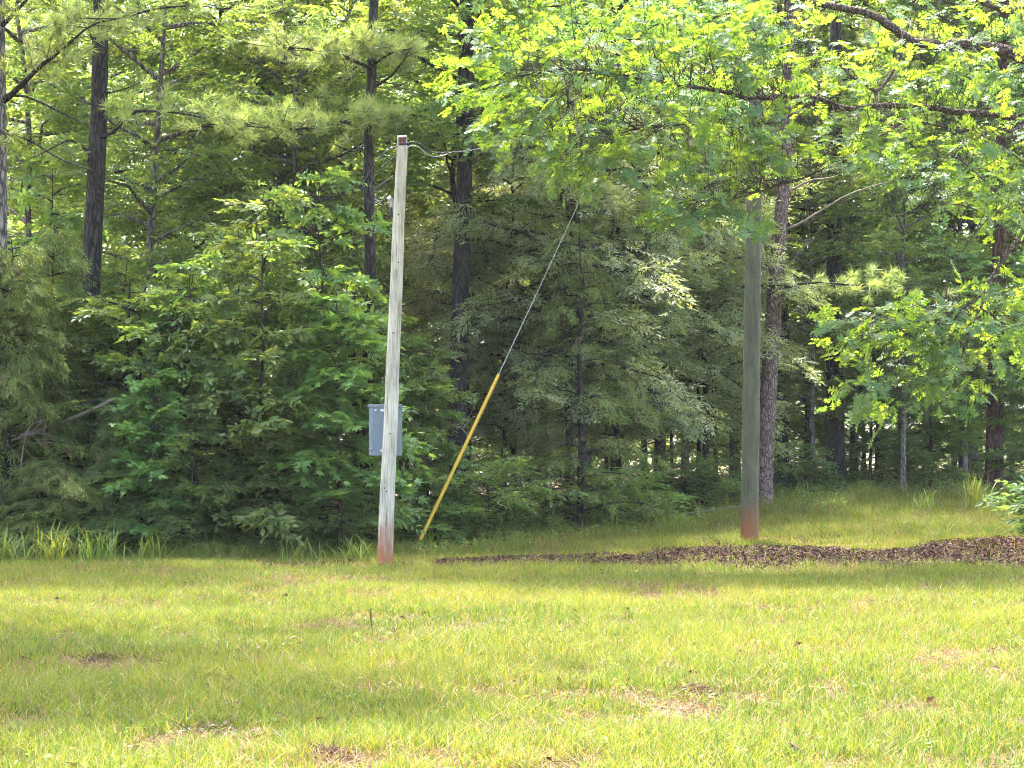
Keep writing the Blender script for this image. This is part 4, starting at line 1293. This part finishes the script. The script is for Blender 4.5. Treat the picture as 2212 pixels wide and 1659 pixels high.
# dry seed stalk and weeds standing on the lawn
wm = MB()
gg = np.random.default_rng(3)
for px, Y, h in ((803, 17.4, .34),):
    b_ = foot(px, Y, .02)
    mb = MB()
    P_ = np.array([[0, 0, 0], [.01, 0, h * .5], [-.004, 0, h * .8], [-.01, .0, h]])
    mb.tube(P_, [.003, .0028, .005, .002], 6)
    n_ = 26
    qz = h * (.55 + .45 * gg.random(n_))
    mb.leaves(CSPRAY, np.stack([np.zeros(n_), np.zeros(n_), qz], -1), np.stack([gg.normal(0, .35, n_), gg.normal(0, .35, n_), np.ones(n_)], -1), gg.normal(0, 1, (n_, 3)), .03, .4)
    o = mb.build('weed_stalk', M['litter']); o.location = tuple(float(v) for v in b_)
    tag(o, 'brown dry seed stalk standing in the lawn left of centre' if px < 1000 else 'small dry weed stalk in the middle of the near lawn', 'weed')

# lumps of dry cut grass
for px, Y, s_, lab in ((120, 11.8, .17, 'round dark clod of dead grass at the lower left'), (1500, 13.8, .2, 'brown heap of dead grass right of the middle of the near lawn'), (225, 15.9, .13, 'small dark clod of dead grass on the left of the lawn'),
                       (1437, 22.5, .16, 'pale dry grass lump at the far sunlit edge of the lawn'), (710, 10.8, .14, 'dark dead grass clod at the bottom of the lawn')):
    n_ = 700
    r_ = np.sqrt(g.random(n_)); a_ = g.random(n_) * 6.283
    P = np.stack([s_ * r_ * np.cos(a_), s_ * r_ * np.sin(a_), .45 * s_ * (1 - r_ ** 2) * g.random(n_) + .01], -1)
    D = np.stack([-np.sin(a_) + g.normal(0, .5, n_), np.cos(a_) + g.normal(0, .5, n_), g.normal(.1, .4, n_)], -1)
    mb = MB(); mb.leaves(T([(0, -.03, 0), (0, .03, 0), (1, 0, -.2)], [(0, 1, 2)]), P, D, UP + g.normal(0, .6, (n_, 3)), g.uniform(.05, .14, n_), g.random(n_) ** 1.5 * .8)
    o = mb.build('dead_grass_clod', M['thatch']); o.location = tuple(float(v) for v in foot(px, Y, .005))
    tag(o, lab, 'dead grass', 'clods of dead grass on the lawn')

# fallen wood
def log(label, pts, r_, mat, seed, name='fallen_branch', subs=0):
    gg = np.random.default_rng(seed)
    Pw = smooth_path(pts, 24); b_ = Pw[0].copy()
    mb = MB(); mb.tube(Pw - b_ + gg.normal(0, r_ * .12, Pw.shape), np.linspace(r_, r_ * .55, len(Pw)), 9)
    for k in range(subs):
        c = (Pw - b_)[gg.integers(3, len(Pw) - 2)]
        d = gg.normal(0, 1, 3); L_ = gg.uniform(.25, .8)
        Q = np.array([c, c + nrm(d) * L_ * .5 + gg.normal(0, .05, 3), c + nrm(d) * L_ + gg.normal(0, .1, 3)])
        mb.tube(smooth_path(Q, 8), np.linspace(r_ * .5, r_ * .15, len(smooth_path(Q, 8))), 5)
    o = mb.build(name, M[mat]); o.location = tuple(float(v) for v in b_)
    tag(o, label, 'fallen branch')


log('grey fallen branch leaning up to the tall pole foot', [foot(1400, 41, -.02), at(1500, 1108, 40.5), at(1597, 1094, 40)], .035, 'deadwood', 1)
log('broken brown trunk slanting through the left cedars', [at(20, 950, 33.2), at(100, 925, 33.3), at(190, 890, 33.2), at(250, 860, 33)], .045, 'deadwood', 2)
log('tangle of pale dead twigs right of the grey box', [foot(900, 36.2, 0), at(905, 1000, 36.2), at(930, 940, 36.2), at(985, 920, 36.2), at(1010, 940, 36.2)], .016, 'deadwood', 3, 'dead_twigs', 12)
log('pale dead twigs in the cedar at the far left edge', [foot(30, 32.6, 0), at(40, 1050, 32.5), at(60, 930, 32.4), at(105, 905, 32.3)], .014, 'deadwood', 4, 'dead_twigs', 9)

# ================================================================== thin summer haze
mb = MB(); mb.box((-560, -230, -14), (560, 950, 45))
hz_m = bpy.data.materials.new('haze_air'); hz_m.use_nodes = True
hz_t = hz_m.node_tree; hz_t.nodes.remove(hz_t.nodes['Principled BSDF'])
pv = hz_t.nodes.new('ShaderNodeVolumePrincipled'); pv.inputs['Color'].default_value = (.9, .95, 1, 1); pv.inputs['Density'].default_value = .00013
hz_t.links.new(pv.outputs[0], hz_t.nodes['Material Output'].inputs['Volume'])
tag(mb.build('haze', hz_m), 'thin bright summer haze in the air', None, None, 'stuff')
